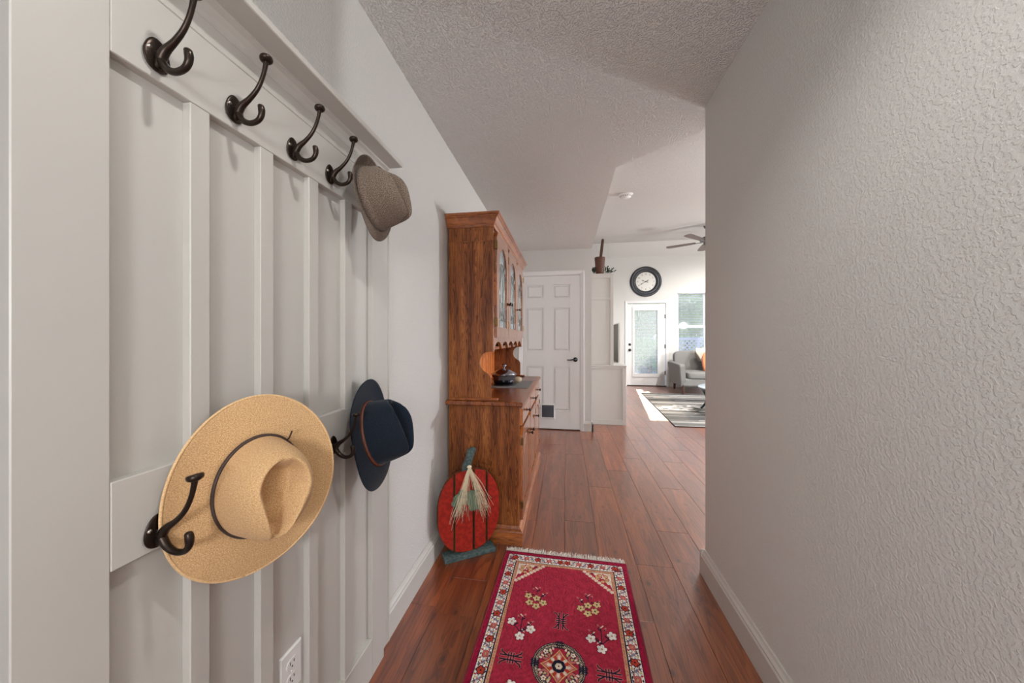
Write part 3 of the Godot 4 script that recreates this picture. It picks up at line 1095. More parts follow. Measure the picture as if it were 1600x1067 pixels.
func hooks() -> void:
	var proto: Node3D = null
	var spots := [
		[1.702, -0.479, "bronze double coat hook on the upper rail nearest the camera, its tip out of frame"],
		[1.702, -0.617, "second bronze double coat hook on the upper rail from the camera"],
		[1.704, -0.772, "third bronze double coat hook on the upper rail from the camera"],
		[1.706, -0.911, "bronze double coat hook on the upper rail just left of the grey hat"],
		[0.894, -0.480, "dark bronze coat hook on the lower rail in front of the tan hat brim"],
		[0.902, -0.924, "dark bronze coat hook on the lower rail between the tan and the black hat"],
	]
	for k in spots.size():
		var at := Vector3(-0.690, spots[k][0], spots[k][1])
		var o: Node3D
		if proto == null:
			o = thing("coat_hook", spots[k][2], "coat hook", at, "coat hooks on the panelling")
			proto = o
			var s := S()
			var plate := func(u: float, v: float) -> Vector3:
				var b := (v - 0.5) * PI
				var r := cos(b)
				var e := 0.5 + 0.5 * sin(b)
				return Vector3(0.0065 * smoothstep(0.0, 1.0, e), 0.0285 * r * sin(u * TAU), 0.0195 * r * cos(u * TAU) * (1.0 - 0.18 * r * sin(u * TAU)))
			shell(s, plate, 28, 12)
			put("back_plate", s, M.bronze, o)
			s = S()
			tube(s, smooth_curve([Vector3(0.003, -0.022, 0), Vector3(0.010, -0.012, 0), Vector3(0.016, 0.0, 0), Vector3(0.024, 0.008, 0), Vector3(0.039, 0.018, 0), Vector3(0.055, 0.033, 0), Vector3(0.066, 0.050, 0), Vector3(0.074, 0.070, 0), Vector3(0.079, 0.092, 0)], 4), _radii(33, [0.005, 0.0072, 0.0075, 0.0065, 0.0050, 0.0044, 0.0041, 0.0040, 0.0048]), 12)
			put("upper_arm", s, M.bronze, o)
			s = S()
			var kx := frame_to(Vector3(0.080, 0.091, 0), Vector3(0.97, 0.22, 0), Vector3(-0.22, 0.97, 0), Vector3(0, 0, 1))
			lathe(s, [Vector2(0, -0.002), Vector2(0.006, -0.002), Vector2(0.0105, 0.0005), Vector2(0.012, 0.003), Vector2(0.012, 0.007), Vector2(0.0108, 0.009), Vector2(0, 0.0095)], 20, kx)
			put("knob", s, M.bronze, o)
			s = S()
			tube(s, smooth_curve([Vector3(0.006, 0.004, 0), Vector3(0.013, -0.012, 0), Vector3(0.024, -0.026, 0), Vector3(0.041, -0.033, 0), Vector3(0.058, -0.030, 0), Vector3(0.067, -0.020, 0), Vector3(0.068, -0.008, 0), Vector3(0.066, 0.0, 0), Vector3(0.0655, 0.003, 0)], 4), _radii(33, [0.005, 0.0070, 0.0062, 0.0054, 0.0052, 0.0056, 0.0066, 0.006, 0.003]), 12)
			put("lower_prong", s, M.bronze, o)
			for q in [[0.0125, 0.005], [-0.0125, -0.007]]:
				s = S()
				lathe(s, [Vector2(0, 0.003), Vector2(0.0042, 0.0035), Vector2(0.0034, 0.0062), Vector2(0, 0.0072)], 12, frame_to(Vector3(0.001, q[1], q[0]), Vector3(0, 0, -1), Vector3(1, 0, 0), Vector3(0, -1, 0)))
				put("screw", s, M.steel, o)
		else:
			o = proto.duplicate()
			o.name = numbered("coat_hook", self)
			add_child(o, true)
			o.position = at
			tag(o, spots[k][2], "coat hook", "coat hooks on the panelling")

func _radii(n: int, keys: Array) -> Array:
	var out := []
	for i in n:
		var t := float(i) / (n - 1) * (keys.size() - 1)
		var k := mini(int(t), keys.size() - 2)
		out.append(lerpf(keys[k], keys[k + 1], t - k))
	return out

# ------------------------------------------------------------------ hats
# local axes: y through the crown, z towards the front of the hat
func crown_at(h: Dictionary, ph: float, rho: float, hh: float, inset: float) -> Vector3:
	var a: float = h.a - inset
	var b: float = h.b - inset
	var k: float = 1.0 - h.taper * hh
	var x := a * rho * k * sin(ph)
	var z := b * rho * k * cos(ph)
	var zc: float = z / h.b
	var y: float = (h.Hc - inset) * hh * (1.0 + h.lean * zc)
	x *= 1.0 - h.pinch * hh * hh * smoothstep(-0.1, 0.9, zc)
	var p: float = (zc - h.dz0) / (h.dz1 - h.dz0)
	if p > 0.0 and p < 1.0:
		var w: float = h.dw * (sqrt(maxf(0.0, 1.0 - pow((0.35 - p) / 0.35, 2.0))) if p < 0.35 else pow((1.0 - p) / 0.65, 0.8))
		var q: float = absf(x / h.a) / maxf(w, 0.02)
		y -= h.dent * (1.0 - smoothstep(h.soft, 1.0, q)) * smoothstep(0.0, 0.2, p) * (1.0 - smoothstep(0.8, 1.0, p) * 0.7) * smoothstep(0.5, 0.9, hh)
		y += h.ridge * smoothstep(0.55, 1.0, q) * (1.0 - smoothstep(1.0, 1.5, q)) * smoothstep(0.6, 0.95, hh)
	return Vector3(x, y, z)

func brim_at(h: Dictionary, ph: float, t: float, drop: float) -> Vector3:
	var sn := sin(ph)
	var cs := cos(ph)
	var e: float = t * t * (h.side * sn * sn + (h.fr if cs > 0 else h.bk) * cs * cs)
	var flare := 0.004 * (1.0 - t) * (1.0 - t)
	return Vector3(lerpf(h.a, h.A, t) * sn, e + flare - drop, lerpf(h.b, h.B, t) * cs)

func hat(called: String, label: String, h: Dictionary, origin: Vector3, bx: Vector3, by: Vector3, bz: Vector3, m: Material) -> Node3D:
	var o := thing(called, label, "hat", origin)
	o.basis = Basis(bx, by, bz).orthonormalized()
	var rows := []
	var n: float = h.n
	var cut := pow(0.5, 1.0 / n)
	var nt := 30
	var ns := 12
	for k in nt:
		var rho := cut * k / nt
		rows.append([0, rho, pow(1.0 - pow(rho, n), 1.0 / n), h.thick])
	for k in ns + 1:
		var hh := cut * (1.0 - float(k) / ns)
		rows.append([0, pow(1.0 - pow(hh, n), 1.0 / n), hh, h.thick])
	for k in 12:
		rows.append([1, (k + 1) / 12.0, h.thick])
	rows.append([1, 1.012, h.thick * 0.5])
	for k in 12:
		rows.append([1, 1.0 - k / 12.0, 0.0])
	for k in ns + 1:
		var hh := cut * float(k) / ns
		rows.append([0, pow(1.0 - pow(hh, n), 1.0 / n), hh, 0.0])
	for k in nt:
		var rho := cut * (1.0 - float(k + 1) / nt)
		rows.append([0, rho, pow(1.0 - pow(rho, n), 1.0 / n), 0.0])
	var nv := rows.size() - 1
	var f := func(u: float, v: float) -> Vector3:
		var r: Array = rows[int(round(v * nv))]
		if r[0] == 0:
			return crown_at(h, u * TAU, r[1], r[2], r[3])
		return brim_at(h, u * TAU, r[1], r[2])
	var s := S()
	shell(s, f, 96, nv)
	put("felt_body", s, m, o)
	return o

# a band lying round the foot of the crown
func hat_band(o: Node3D, h: Dictionary, y0: float, y1: float, t: float, m: Material, called := "hat_band") -> void:
	var s := S()
	var v := PackedVector3Array()
	var n := 72
	var at := func(i: int, y: float, out: float) -> Vector3:
		var ph := TAU * i / n
		var k: float = 1.0 - h.taper * y / h.Hc
		return Vector3((h.a * k + out) * sin(ph), y, (h.b * k + out) * cos(ph))
	for i in n:
		var loop0 := [at.call(i, y0, -0.001), at.call(i, y0, t), at.call(i, (y0 + y1) / 2, t * 1.25), at.call(i, y1, t), at.call(i, y1, -0.001)]
		var loop1 := [at.call(i + 1, y0, -0.001), at.call(i + 1, y0, t), at.call(i + 1, (y0 + y1) / 2, t * 1.25), at.call(i + 1, y1, t), at.call(i + 1, y1, -0.001)]
		for k in 5:
			quad(v, loop0[k], loop1[k], loop1[(k + 1) % 5], loop0[(k + 1) % 5])
	add(s, v, 1)
	put(called, s, m, o)

func hats() -> void:
	var h := {"A": 0.1484, "B": 0.1822, "side": 0.0159, "fr": -0.0134, "bk": -0.0111, "a": 0.0761, "b": 0.0994, "Hc": 0.116, "taper": 0.16, "lean": 0.03, "pinch": 0.30, "dent": 0.046, "dz0": -0.70, "dz1": 0.92, "dw": 0.60, "ridge": 0.004, "thick": 0.0035, "n": 5.5, "soft": 0.45}
	var o := hat("tan_hat", "wide-brimmed tan felt hat with teardrop crown and thin dark band on the lower rail", h, Vector3(-0.6307, 0.918, -0.6192), Vector3(0.406, -0.115, -0.907), Vector3(0.914, 0.032, 0.405), Vector3(-0.018, -0.993, 0.118), M.felt_tan)
	hat_band(o, h, 0.001, 0.009, 0.0035, M.leather)
	var rim := []
	for k in 97:
		rim.append(brim_at(h, TAU * k / 96.0, 0.995, 0.0014))
	var es := S()
	tube(es, rim, 0.0026, 8)
	put("brim_edge", es, M.felt_edge, o)
	var s := S()
	tube(s, smooth_curve([Vector3(0.040, 0.006, -0.082), Vector3(0.042, 0.016, -0.092), Vector3(0.042, 0.024, -0.106)], 4), 0.0018, 8)
	put("band_end", s, M.leather, o)
	h = {"A": 0.1205, "B": 0.1800, "side": -0.0010, "fr": -0.0300, "bk": 0.0280, "a": 0.0752, "b": 0.1073, "Hc": 0.118, "taper": 0.13, "lean": 0.04, "pinch": 0.28, "dent": 0.048, "dz0": -1.0, "dz1": 1.0, "dw": 0.70, "ridge": 0.004, "thick": 0.0035, "n": 8.0, "soft": 0.3}
	o = hat("black_hat", "blue-black felt fedora with thin brown band right of the tan hat", h, Vector3(-0.6400, 0.902, -1.0640), Vector3(-0.014, -0.136, -0.991), Vector3(0.96, 0.274, -0.051), Vector3(0.278, -0.952, 0.127), M.felt_navy)
	hat_band(o, h, 0.001, 0.012, 0.003, M.leather_brown)
	h = {"A": 0.1090, "B": 0.1287, "side": 0.0134, "fr": -0.0116, "bk": 0.033, "a": 0.0767, "b": 0.0995, "Hc": 0.112, "taper": 0.17, "lean": 0.06, "pinch": 0.32, "dent": 0.054, "dz0": -1.1, "dz1": 1.05, "dw": 0.66, "ridge": 0.004, "thick": 0.003, "n": 9.0, "soft": 0.3}
	o = hat("grey_hat", "grey-brown tweed trilby with narrow turned-up brim at the end of the upper rail", h, Vector3(-0.6263, 1.6712, -1.0260), Vector3(-0.039, 0.265, -0.963), Vector3(0.984, 0.181, 0.01), Vector3(0.177, -0.947, -0.268), M.felt_grey)
	hat_band(o, h, 0.001, 0.028, 0.0015, M.felt_grey)

# ------------------------------------------------------------------ hutch on the left wall
func arch(z0: float, z1: float, y0: float, y1: float, n := 14) -> PackedVector2Array:
	# opening with a round top, points from bottom left anticlockwise
	var p := PackedVector2Array([Vector2(z0, y0), Vector2(z1, y0)])
	var r := (z1 - z0) * 0.5
	for k in n + 1:
		var a := PI * k / n
		p.append(Vector2((z0 + z1) * 0.5 + cos(a) * r, y1 - r + sin(a) * r))
	return p

func hutch() -> void:
	var at := Vector3(-0.725, 0, -2.72)
	var o := thing("hutch", "tall dark oak hutch with leaded glass doors above drawers and cupboards, against the left wall", "hutch", at)
	var T := Transform3D(Basis(), -at)
	var L := Transform3D(on_left(0.0).basis, -at)   # x along -z
	var zN := 2.02
	var zF := 3.40
	var s := S()
	# base
	box(s, Vector3(-0.715, 0.09, -zF + 0.02), Vector3(-0.295, 0.82, -zN - 0.02), 0.0, T)
	put("cabinet_body", s, M.oak_flat, o)
	s = S()
	box(s, Vector3(-0.715, 0.095, -zN - 0.02), Vector3(-0.276, 0.818, -zN), 0.0015, T)
	put("side_panel", s, M.oak, o)
	s = S()
	box(s, Vector3(-0.715, 0.095, -zF), Vector3(-0.276, 0.818, -zF + 0.02), 0.0015, T)
	put("side_panel", s, M.oak, o)
	s = S()
	mould(s, -0.72, -0.279, -zF + 0.0, -zN, [Vector2(0.0, 0.0), Vector2(0.028, 0.0), Vector2(0.028, 0.074), Vector2(0.024, 0.080), Vector2(0.016, 0.084), Vector2(0.016, 0.090), Vector2(0.006, 0.104), Vector2(0.0, 0.104)])
	var pl := S()
	pl.append_from(mesh_of(s), 0, T)
	put("plinth", pl.commit(), M.oak_flat, o)
	# face frame of the base
	s = S()
	var bays := [[2.045, 2.475], [2.495, 2.925], [2.945, 3.375]]
	for z in [[zN + 0.0205, 2.055], [2.465, 2.505], [2.915, 2.955], [3.365, zF - 0.0205]]:
		box(s, Vector3(-0.30, 0.10, -z[1]), Vector3(-0.2755, 0.818, -z[0]), 0.001, T)
	for y in [[0.10, 0.135], [0.665, 0.705], [0.795, 0.818]]:
		box(s, Vector3(-0.30, y[0], -zF + 0.021), Vector3(-0.277, y[1], -zN - 0.021), 0.001, T)
	put("face_frame", s, M.oak_front, o)
	var fx := Transform3D(L.basis, L.origin + Vector3(-0.2755, 0, 0))
	for k in 3:
		var b: Array = bays[k]
		var c: float = (b[0] + b[1]) / 2
		s = S()
		prism(s, rect(b[0], 0.698, b[1], 0.802), 0.0, 0.019, fx, 0.007)
		var dr := put("drawer", s, M.oak_front, o)
		_pull(dr, fx, Vector2(c, 0.75), 0.019)
		s = S()
		var inner := arch(b[0] + 0.075, b[1] - 0.075, 0.20, 0.615)
		var outer := PackedVector2Array()
		for p in inner:
			outer.append(Vector2(b[0] if p.x < c - 0.001 else b[1], clampf(p.y, 0.128, 0.68)))
		outer = _outer_for(inner, b[0], b[1], 0.128, 0.680)
		ring(s, outer, inner, 0.0, 0.019, fx)
		var dd := put("cupboard_door", s, M.oak_front, o)
		s = S()
		prism(s, arch(b[0] + 0.073, b[1] - 0.073, 0.198, 0.617), 0.0, 0.008, fx)
		prism(s, arch(b[0] + 0.085, b[1] - 0.085, 0.21, 0.605), 0.006, 0.018, fx, 0.012)
		put("raised_panel", s, M.oak_front, dd)
		_pull(dd, fx, Vector2(b[1] - 0.035 if k == 0 else b[0] + 0.035, 0.55), 0.019)
		for y in [0.22, 0.60]:
			s = S()
			box(s, Vector3((b[0] if k == 0 else b[1]) - 0.010, y - 0.022, 0.008), Vector3((b[0] if k == 0 else b[1]) + 0.008, y + 0.022, 0.0225), 0.002, fx)
			put("hinge", s, M.brass, dd)
	# counter
	s = S()
	var ct := [Vector2(0.0, 0.818), Vector2(0.024, 0.818), Vector2(0.030, 0.824), Vector2(0.030, 0.836), Vector2(0.025, 0.842), Vector2(0.018, 0.845), Vector2(0.0, 0.845)]
	mould(s, -0.725, -0.279, -zF, -zN, ct)
	pl = S()
	pl.append_from(mesh_of(s), 0, T)
	put("counter_top", pl.commit(), M.oak_top, o)
	# upper case: shaped sides
	var side := [Vector2(-0.715, 0.845), Vector2(-0.450, 0.845), Vector2(-0.450, 0.978)]
	for p in smooth_curve([Vector2(-0.450, 0.978), Vector2(-0.462, 1.000), Vector2(-0.487, 1.018), Vector2(-0.510, 1.038), Vector2(-0.522, 1.066), Vector2(-0.519, 1.098), Vector2(-0.504, 1.124), Vector2(-0.482, 1.138), Vector2(-0.456, 1.142)], 4):
		side.append(p)
	side.append_array([Vector2(-0.436, 1.144), Vector2(-0.436, 1.91), Vector2(-0.715, 1.91)])
	var sp := PackedVector2Array(side)
	for z in [[-zN - 0.022, -zN - 0.001], [-zF + 0.001, -zF + 0.022]]:
		s = S()
		prism(s, sp, z[0], z[1], T)
		put("side_panel", s, M.oak, o)
	for z in [[-zN - 0.032, -zN + 0.014], [-zF - 0.014, -zF + 0.032]]:
		s = S()
		box(s, Vector3(-0.70, 0.845, z[0]), Vector3(-0.405, 0.859, z[1]), 0.005, T)
		put("side_shoe", s, M.oak_flat, o)
	s = S()
	box(s, Vector3(-0.722, 0.845, -zF + 0.02), Vector3(-0.710, 1.91, -zN - 0.02), 0.0, T)
	put("back_panel", s, M.oak_back_lit, o)
	s = S()
	box(s, Vector3(-0.712, 1.150, -zF + 0.02), Vector3(-0.462, 1.170, -zN - 0.02), 0.0, T)
	put("case_floor", s, M.oak_flat, o)
	s = S()
	box(s, Vector3(-0.712, 1.53, -zF + 0.03), Vector3(-0.50, 1.545, -zN - 0.03), 0.0, T)
	put("inner_shelf", s, M.oak_flat, o)
	s = S()
	box(s, Vector3(-0.715, 1.885, -zF + 0.023), Vector3(-0.441, 1.909, -zN - 0.023), 0.0, T)
	put("case_top", s, M.oak_flat, o)
	# scalloped apron under the doors
	s = S()
	var ap := [Vector2(zN + 0.0225, 1.235), Vector2(zN + 0.0225, 1.142)]
	var nsc := 5
	var z0 := zN + 0.05
	var z1 := zF - 0.05
	ap.append(Vector2(z0 - 0.01, 1.142))
	for k in nsc:
		var a := z0 + (z1 - z0) * k / nsc
		var b := z0 + (z1 - z0) * (k + 1) / nsc
		for q in smooth_curve([Vector2(a, 1.150), Vector2(lerpf(a, b, 0.12), 1.178), Vector2(lerpf(a, b, 0.35), 1.198), Vector2(lerpf(a, b, 0.65), 1.198), Vector2(lerpf(a, b, 0.88), 1.178), Vector2(b - 0.004, 1.150)], 3):
			ap.append(q)
	ap.append_array([Vector2(z1 + 0.01, 1.142), Vector2(zF - 0.0225, 1.142), Vector2(zF - 0.0225, 1.235)])
	var ux := Transform3D(L.basis, L.origin + Vector3(-0.4555, 0, 0))
	prism(s, PackedVector2Array(ap), 0.0, 0.019, ux)
	put("scalloped_apron", s, M.oak_front, o)
	s = S()
	for z in [[zN + 0.0225, 2.075], [2.485, 2.515], [2.925, 2.955], [3.345, zF - 0.0225]]:
		box(s, Vector3(z[0], 1.225, -0.004), Vector3(z[1], 1.91, 0.0165), 0.001, ux)
	box(s, Vector3(zN + 0.023, 1.87, -0.004), Vector3(zF - 0.023, 1.9095, 0.0168), 0.001, ux)
	put("face_frame", s, M.oak_front, o)
	# three doors with arched leaded glass
	var db := [[2.062, 2.493], [2.503, 2.936], [2.946, 3.372]]
	var dx := Transform3D(L.basis, L.origin + Vector3(-0.439, 0, 0))
	for k in 3:
		var b: Array = db[k]
		s = S()
		var inner := arch(b[0] + 0.078, b[1] - 0.078, 1.295, 1.825)
		var outer := _outer_for(inner, b[0], b[1], 1.228, 1.892)
		ring(s, outer, inner, 0.0, 0.020, dx)
		var d := put("glazed_door", s, M.oak_front, o)
		s = S()
		prism(s, arch(b[0] + 0.072, b[1] - 0.072, 1.289, 1.831), 0.006, 0.009, dx)
		put("glass_pane", s, M.cab_glass, d)
		s = S()
		var gl: float = b[0] + 0.078
		var gr: float = b[1] - 0.078
		var gc := (gl + gr) / 2
		var z_ := 0.0105
		var bar := func(pts: Array) -> void:
			var q := []
			for p in pts:
				q.append(dx * Vector3(p.x, p.y, z_))
			tube(s, q, 0.0028, 6)
		bar.call([Vector2(gl + 0.045, 1.29), Vector2(gl + 0.045, 1.76)])
		bar.call([Vector2(gr - 0.045, 1.29), Vector2(gr - 0.045, 1.76)])
		for y in [1.345, 1.72]:
			bar.call([Vector2(gl, y), Vector2(gr, y)])
		for y in [1.43, 1.53, 1.63]:
			bar.call([Vector2(gl, y), Vector2(gl + 0.045, y)])
			bar.call([Vector2(gr - 0.045, y), Vector2(gr, y)])
		var dia := []
		for q in 33:
			var a := TAU * q / 32
			dia.append(Vector2(gc + sin(a) * 0.055 * (1.0 + 0.25 * cos(a * 2)), 1.535 + cos(a) * 0.15))
		bar.call(dia)
		bar.call([Vector2(gc, 1.345), Vector2(gc, 1.385)])
		bar.call([Vector2(gc, 1.685), Vector2(gc, 1.72)])
		bar.call(smooth_curve([Vector2(gl + 0.045, 1.345), Vector2(gc - 0.02, 1.42), Vector2(gl + 0.05, 1.535), Vector2(gc - 0.02, 1.65), Vector2(gl + 0.045, 1.72)], 4))
		bar.call(smooth_curve([Vector2(gr - 0.045, 1.345), Vector2(gc + 0.02, 1.42), Vector2(gr - 0.05, 1.535), Vector2(gc + 0.02, 1.65), Vector2(gr - 0.045, 1.72)], 4))
		put("leading", s, M.lead, d)
		_pull(d, dx, Vector2(b[1] - 0.030 if k == 0 else b[0] + 0.030, 1.475), 0.020)
		for y in [1.325, 1.80]:
			s = S()
			var hz: float = b[0] if k < 2 else b[1]
			box(s, Vector3(hz - 0.012, y - 0.026, 0.004), Vector3(hz + 0.010, y + 0.026, 0.0235), 0.002, dx)
			put("hinge", s, M.brass, d)
	s = S()
	mould(s, -0.722, -0.436, -zF, -zN, [Vector2(0.0, 1.900), Vector2(0.006, 1.900), Vector2(0.010, 1.908), Vector2(0.010, 1.914), Vector2(0.018, 1.922), Vector2(0.024, 1.936), Vector2(0.032, 1.950), Vector2(0.040, 1.956), Vector2(0.040, 1.961), Vector2(0.048, 1.966), Vector2(0.048, 1.977), Vector2(0.0, 1.977)])
	pl = S()
	pl.append_from(mesh_of(s), 0, T)
	put("crown_moulding", pl.commit(), M.oak_flat, o)
	# things standing on the counter
	var mt := thing("place_mat", "grey woven mat on the hutch counter under the silver pot", "place mat", Vector3(-0.43, 0.845, -2.78))
	s = S()
	sized(s, Vector3(0, 0.002, 0), Vector3(0.29, 0.004, 0.44), 0.0012)
	put("woven_mat", s, M.mat_cloth, mt)
	var p := thing("lidded_pot", "shiny silver lidded pot on the grey mat in the hutch alcove", "pot", Vector3(-0.50, 0.8495, -2.74))
	s = S()
	lathe(s, [Vector2(0, 0.0), Vector2(0.085, 0.0), Vector2(0.112, 0.008), Vector2(0.114, 0.011), Vector2(0.082, 0.009), Vector2(0, 0.008)], 40)
	put("under_plate", s, M.pot_dark, p)
	s = S()
	lathe(s, [Vector2(0, 0.009), Vector2(0.070, 0.009), Vector2(0.082, 0.018), Vector2(0.095, 0.055), Vector2(0.101, 0.080), Vector2(0.107, 0.083), Vector2(0.107, 0.087), Vector2(0.097, 0.087), Vector2(0.09, 0.06), Vector2(0.06, 0.02), Vector2(0, 0.016)], 48)
	put("bowl", s, M.pot, p)
	s = S()
	lathe(s, [Vector2(0, 0.086), Vector2(0.098, 0.086), Vector2(0.096, 0.092), Vector2(0.078, 0.104), Vector2(0.050, 0.118), Vector2(0.024, 0.128), Vector2(0, 0.131)], 48)
	var lid := put("lid", s, M.pot, p)
	s = S()
	lathe(s, [Vector2(0, 0.129), Vector2(0.012, 0.130), Vector2(0.009, 0.137), Vector2(0.013, 0.144), Vector2(0.022, 0.150), Vector2(0.023, 0.158), Vector2(0.016, 0.164), Vector2(0, 0.166)], 24)
	put("lid_knob", s, M.pot, lid)
	for sg in [-1.0, 1.0]:
		s = S()
		tube(s, smooth_curve([Vector3(-0.026, 0.080, sg * 0.098), Vector3(-0.024, 0.084, sg * 0.118), Vector3(0, 0.086, sg * 0.126), Vector3(0.024, 0.084, sg * 0.118), Vector3(0.026, 0.080, sg * 0.098)], 5), 0.0045, 8)
		put("handle", s, M.pot, p)
	var jar := thing("small_dish", "small beige rounded dish on the mat just behind the silver pot", "dish", Vector3(-0.405, 0.8495, -2.90))
	s = S()
	lathe(s, [Vector2(0, 0), Vector2(0.020, 0.0), Vector2(0.032, 0.012), Vector2(0.034, 0.026), Vector2(0.027, 0.040), Vector2(0.014, 0.046), Vector2(0, 0.048)], 24)
	put("dish_body", s, M.beige, jar)

func _outer_for(inner: PackedVector2Array, x0: float, x1: float, y0: float, y1: float) -> PackedVector2Array:
	# points on the rectangle that answer the points of an arched opening
	var out := PackedVector2Array()
	var n := inner.size()
	out.append(Vector2(x0, y0))
	out.append(Vector2(x1, y0))
	for k in n - 2:
		var a := PI * k / (n - 3)
		var c := Vector2(cos(a), sin(a))
		var q := Vector2(c.x, c.y)
		q /= maxf(absf(q.x), absf(q.y))
		out.append(Vector2((x0 + x1) / 2 + q.x * (x1 - x0) / 2, lerpf(inner[2].y, y1, q.y)))
	return out

func _pull(parent: Node, xf: Transform3D, at: Vector2, z: float) -> void:
	var s := S()
	var kx := xf * frame_to(Vector3(at.x, at.y, z), Vector3(1, 0, 0), Vector3(0, 0, 1), Vector3(0, -1, 0))
	lathe(s, [Vector2(0, 0), Vector2(0.011, 0.0), Vector2(0.010, 0.002), Vector2(0.0045, 0.004), Vector2(0.004, 0.012), Vector2(0.008, 0.016), Vector2(0.0125, 0.020), Vector2(0.013, 0.024), Vector2(0.009, 0.028), Vector2(0, 0.029)], 18, kx)
	put("knob", s, M.bronze, parent)

# ------------------------------------------------------------------ six-panel door at the end of the hall
func door_six_panel() -> void:
	var z := -4.655
	var X0 := -0.578
	var X1 := 0.186
	var s := S()
	var ph := [[-0.534, -0.299], [-0.170, 0.055]]
	var pv := [[0.25, 0.85], [1.051, 1.643], [1.761, 1.952]]
	# stiles and rails
	var zf := z + 0.035
	box(s, Vector3(X0, 0.012, z), Vector3(ph[0][0], 2.068, zf), 0.001)
	box(s, Vector3(ph[0][1], 0.012, z), Vector3(ph[1][0], 2.068, zf), 0.001)
	box(s, Vector3(ph[1][1], 0.012, z), Vector3(X1, 2.068, zf), 0.001)
	for q in ph:
		for r in [[0.012, 0.25], [0.85, 1.051], [1.643, 1.761], [1.952, 2.068]]:
			box(s, Vector3(q[0] - 0.002, r[0], z), Vector3(q[1] + 0.002, r[1], zf))
	var d := struct("door_1", s, M.door_white)
	for q in ph:
		for r in pv:
			s = S()
			box(s, Vector3(q[0] - 0.003, r[0] - 0.003, z + 0.005), Vector3(q[1] + 0.003, r[1] + 0.003, z + 0.019))
			prism(s, rect(q[0] + 0.006, r[0] + 0.006, q[1] - 0.006, r[1] - 0.006), z + 0.017, z + 0.033, Transform3D(), 0.028)
			put("door_panel", s, M.door_white, d)
	s = S()
	var k := frame_to(Vector3(0.126, 0.945, zf), Vector3(1, 0, 0), Vector3(0, 0, 1), Vector3(0, -1, 0))
	lathe(s, [Vector2(0, 0), Vector2(0.031, 0), Vector2(0.031, 0.006), Vector2(0.026, 0.012), Vector2(0.012, 0.015), Vector2(0.010, 0.040), Vector2(0, 0.042)], 28, k)
	tube(s, smooth_curve([Vector3(0.126, 0.945, zf + 0.040), Vector3(0.090, 0.945, zf + 0.046), Vector3(0.050, 0.941, zf + 0.044), Vector3(0.018, 0.943, zf + 0.040)], 5), _radii(16, [0.0105, 0.0085, 0.0075, 0.007]), 10)
	put("lever_handle", s, M.black, d)
	s = S()
	box(s, Vector3(-0.335, 0.148, zf - 0.004), Vector3(-0.145, 0.345, zf + 0.014), 0.004)
	var cf := put("cat_flap", s, M.door_white, d)
	s = S()
	box(s, Vector3(-0.318, 0.166, zf + 0.012), Vector3(-0.158, 0.330, zf + 0.0165), 0.002)
	put("flap", s, M.flap, cf)
	s = S()
	box(s, Vector3(-0.260, 0.158, zf + 0.012), Vector3(-0.216, 0.165, zf + 0.019), 0.001)
	put("latch", s, M.door_white, cf)
	# casing
	s = S()
	var prof := PackedVector2Array([Vector2(0, 0), Vector2(0.056, 0), Vector2(0.056, 0.016), Vector2(0.050, 0.018), Vector2(0.040, 0.018), Vector2(0.034, 0.014), Vector2(0.010, 0.010), Vector2(0.004, 0.008), Vector2(0, 0.004)])
	prism(s, prof, 0.0, 2.136, frame_to(Vector3(0.186, 0, -4.62), Vector3(1, 0, 0), Vector3(0, 0, 1), Vector3(0, 1, 0)))
	prism(s, prof, 0.0, 2.136, frame_to(Vector3(-0.580, 0, -4.62), Vector3(-1, 0, 0), Vector3(0, 0, 1), Vector3(0, 1, 0)))
	prism(s, prof, -0.635, 0.2415, frame_to(Vector3(0, 2.080, -4.62), Vector3(0, 1, 0), Vector3(0, 0, 1), Vector3(1, 0, 0)))
	box(s, Vector3(0.188, 0, -4.72), Vector3(0.206, 2.09, -4.618))
	box(s, Vector3(-0.602, 0, -4.72), Vector3(-0.582, 2.09, -4.618))
	box(s, Vector3(-0.60, 2.071, -4.72), Vector3(0.206, 2.09, -4.618))
	struct("trim_1", s, M.door_white)
	s = S()
	box(s, Vector3(-0.6, 0, -4.75), Vector3(0.206, 2.09, -4.72))
	struct("wall_behind_door", s, M.wall)

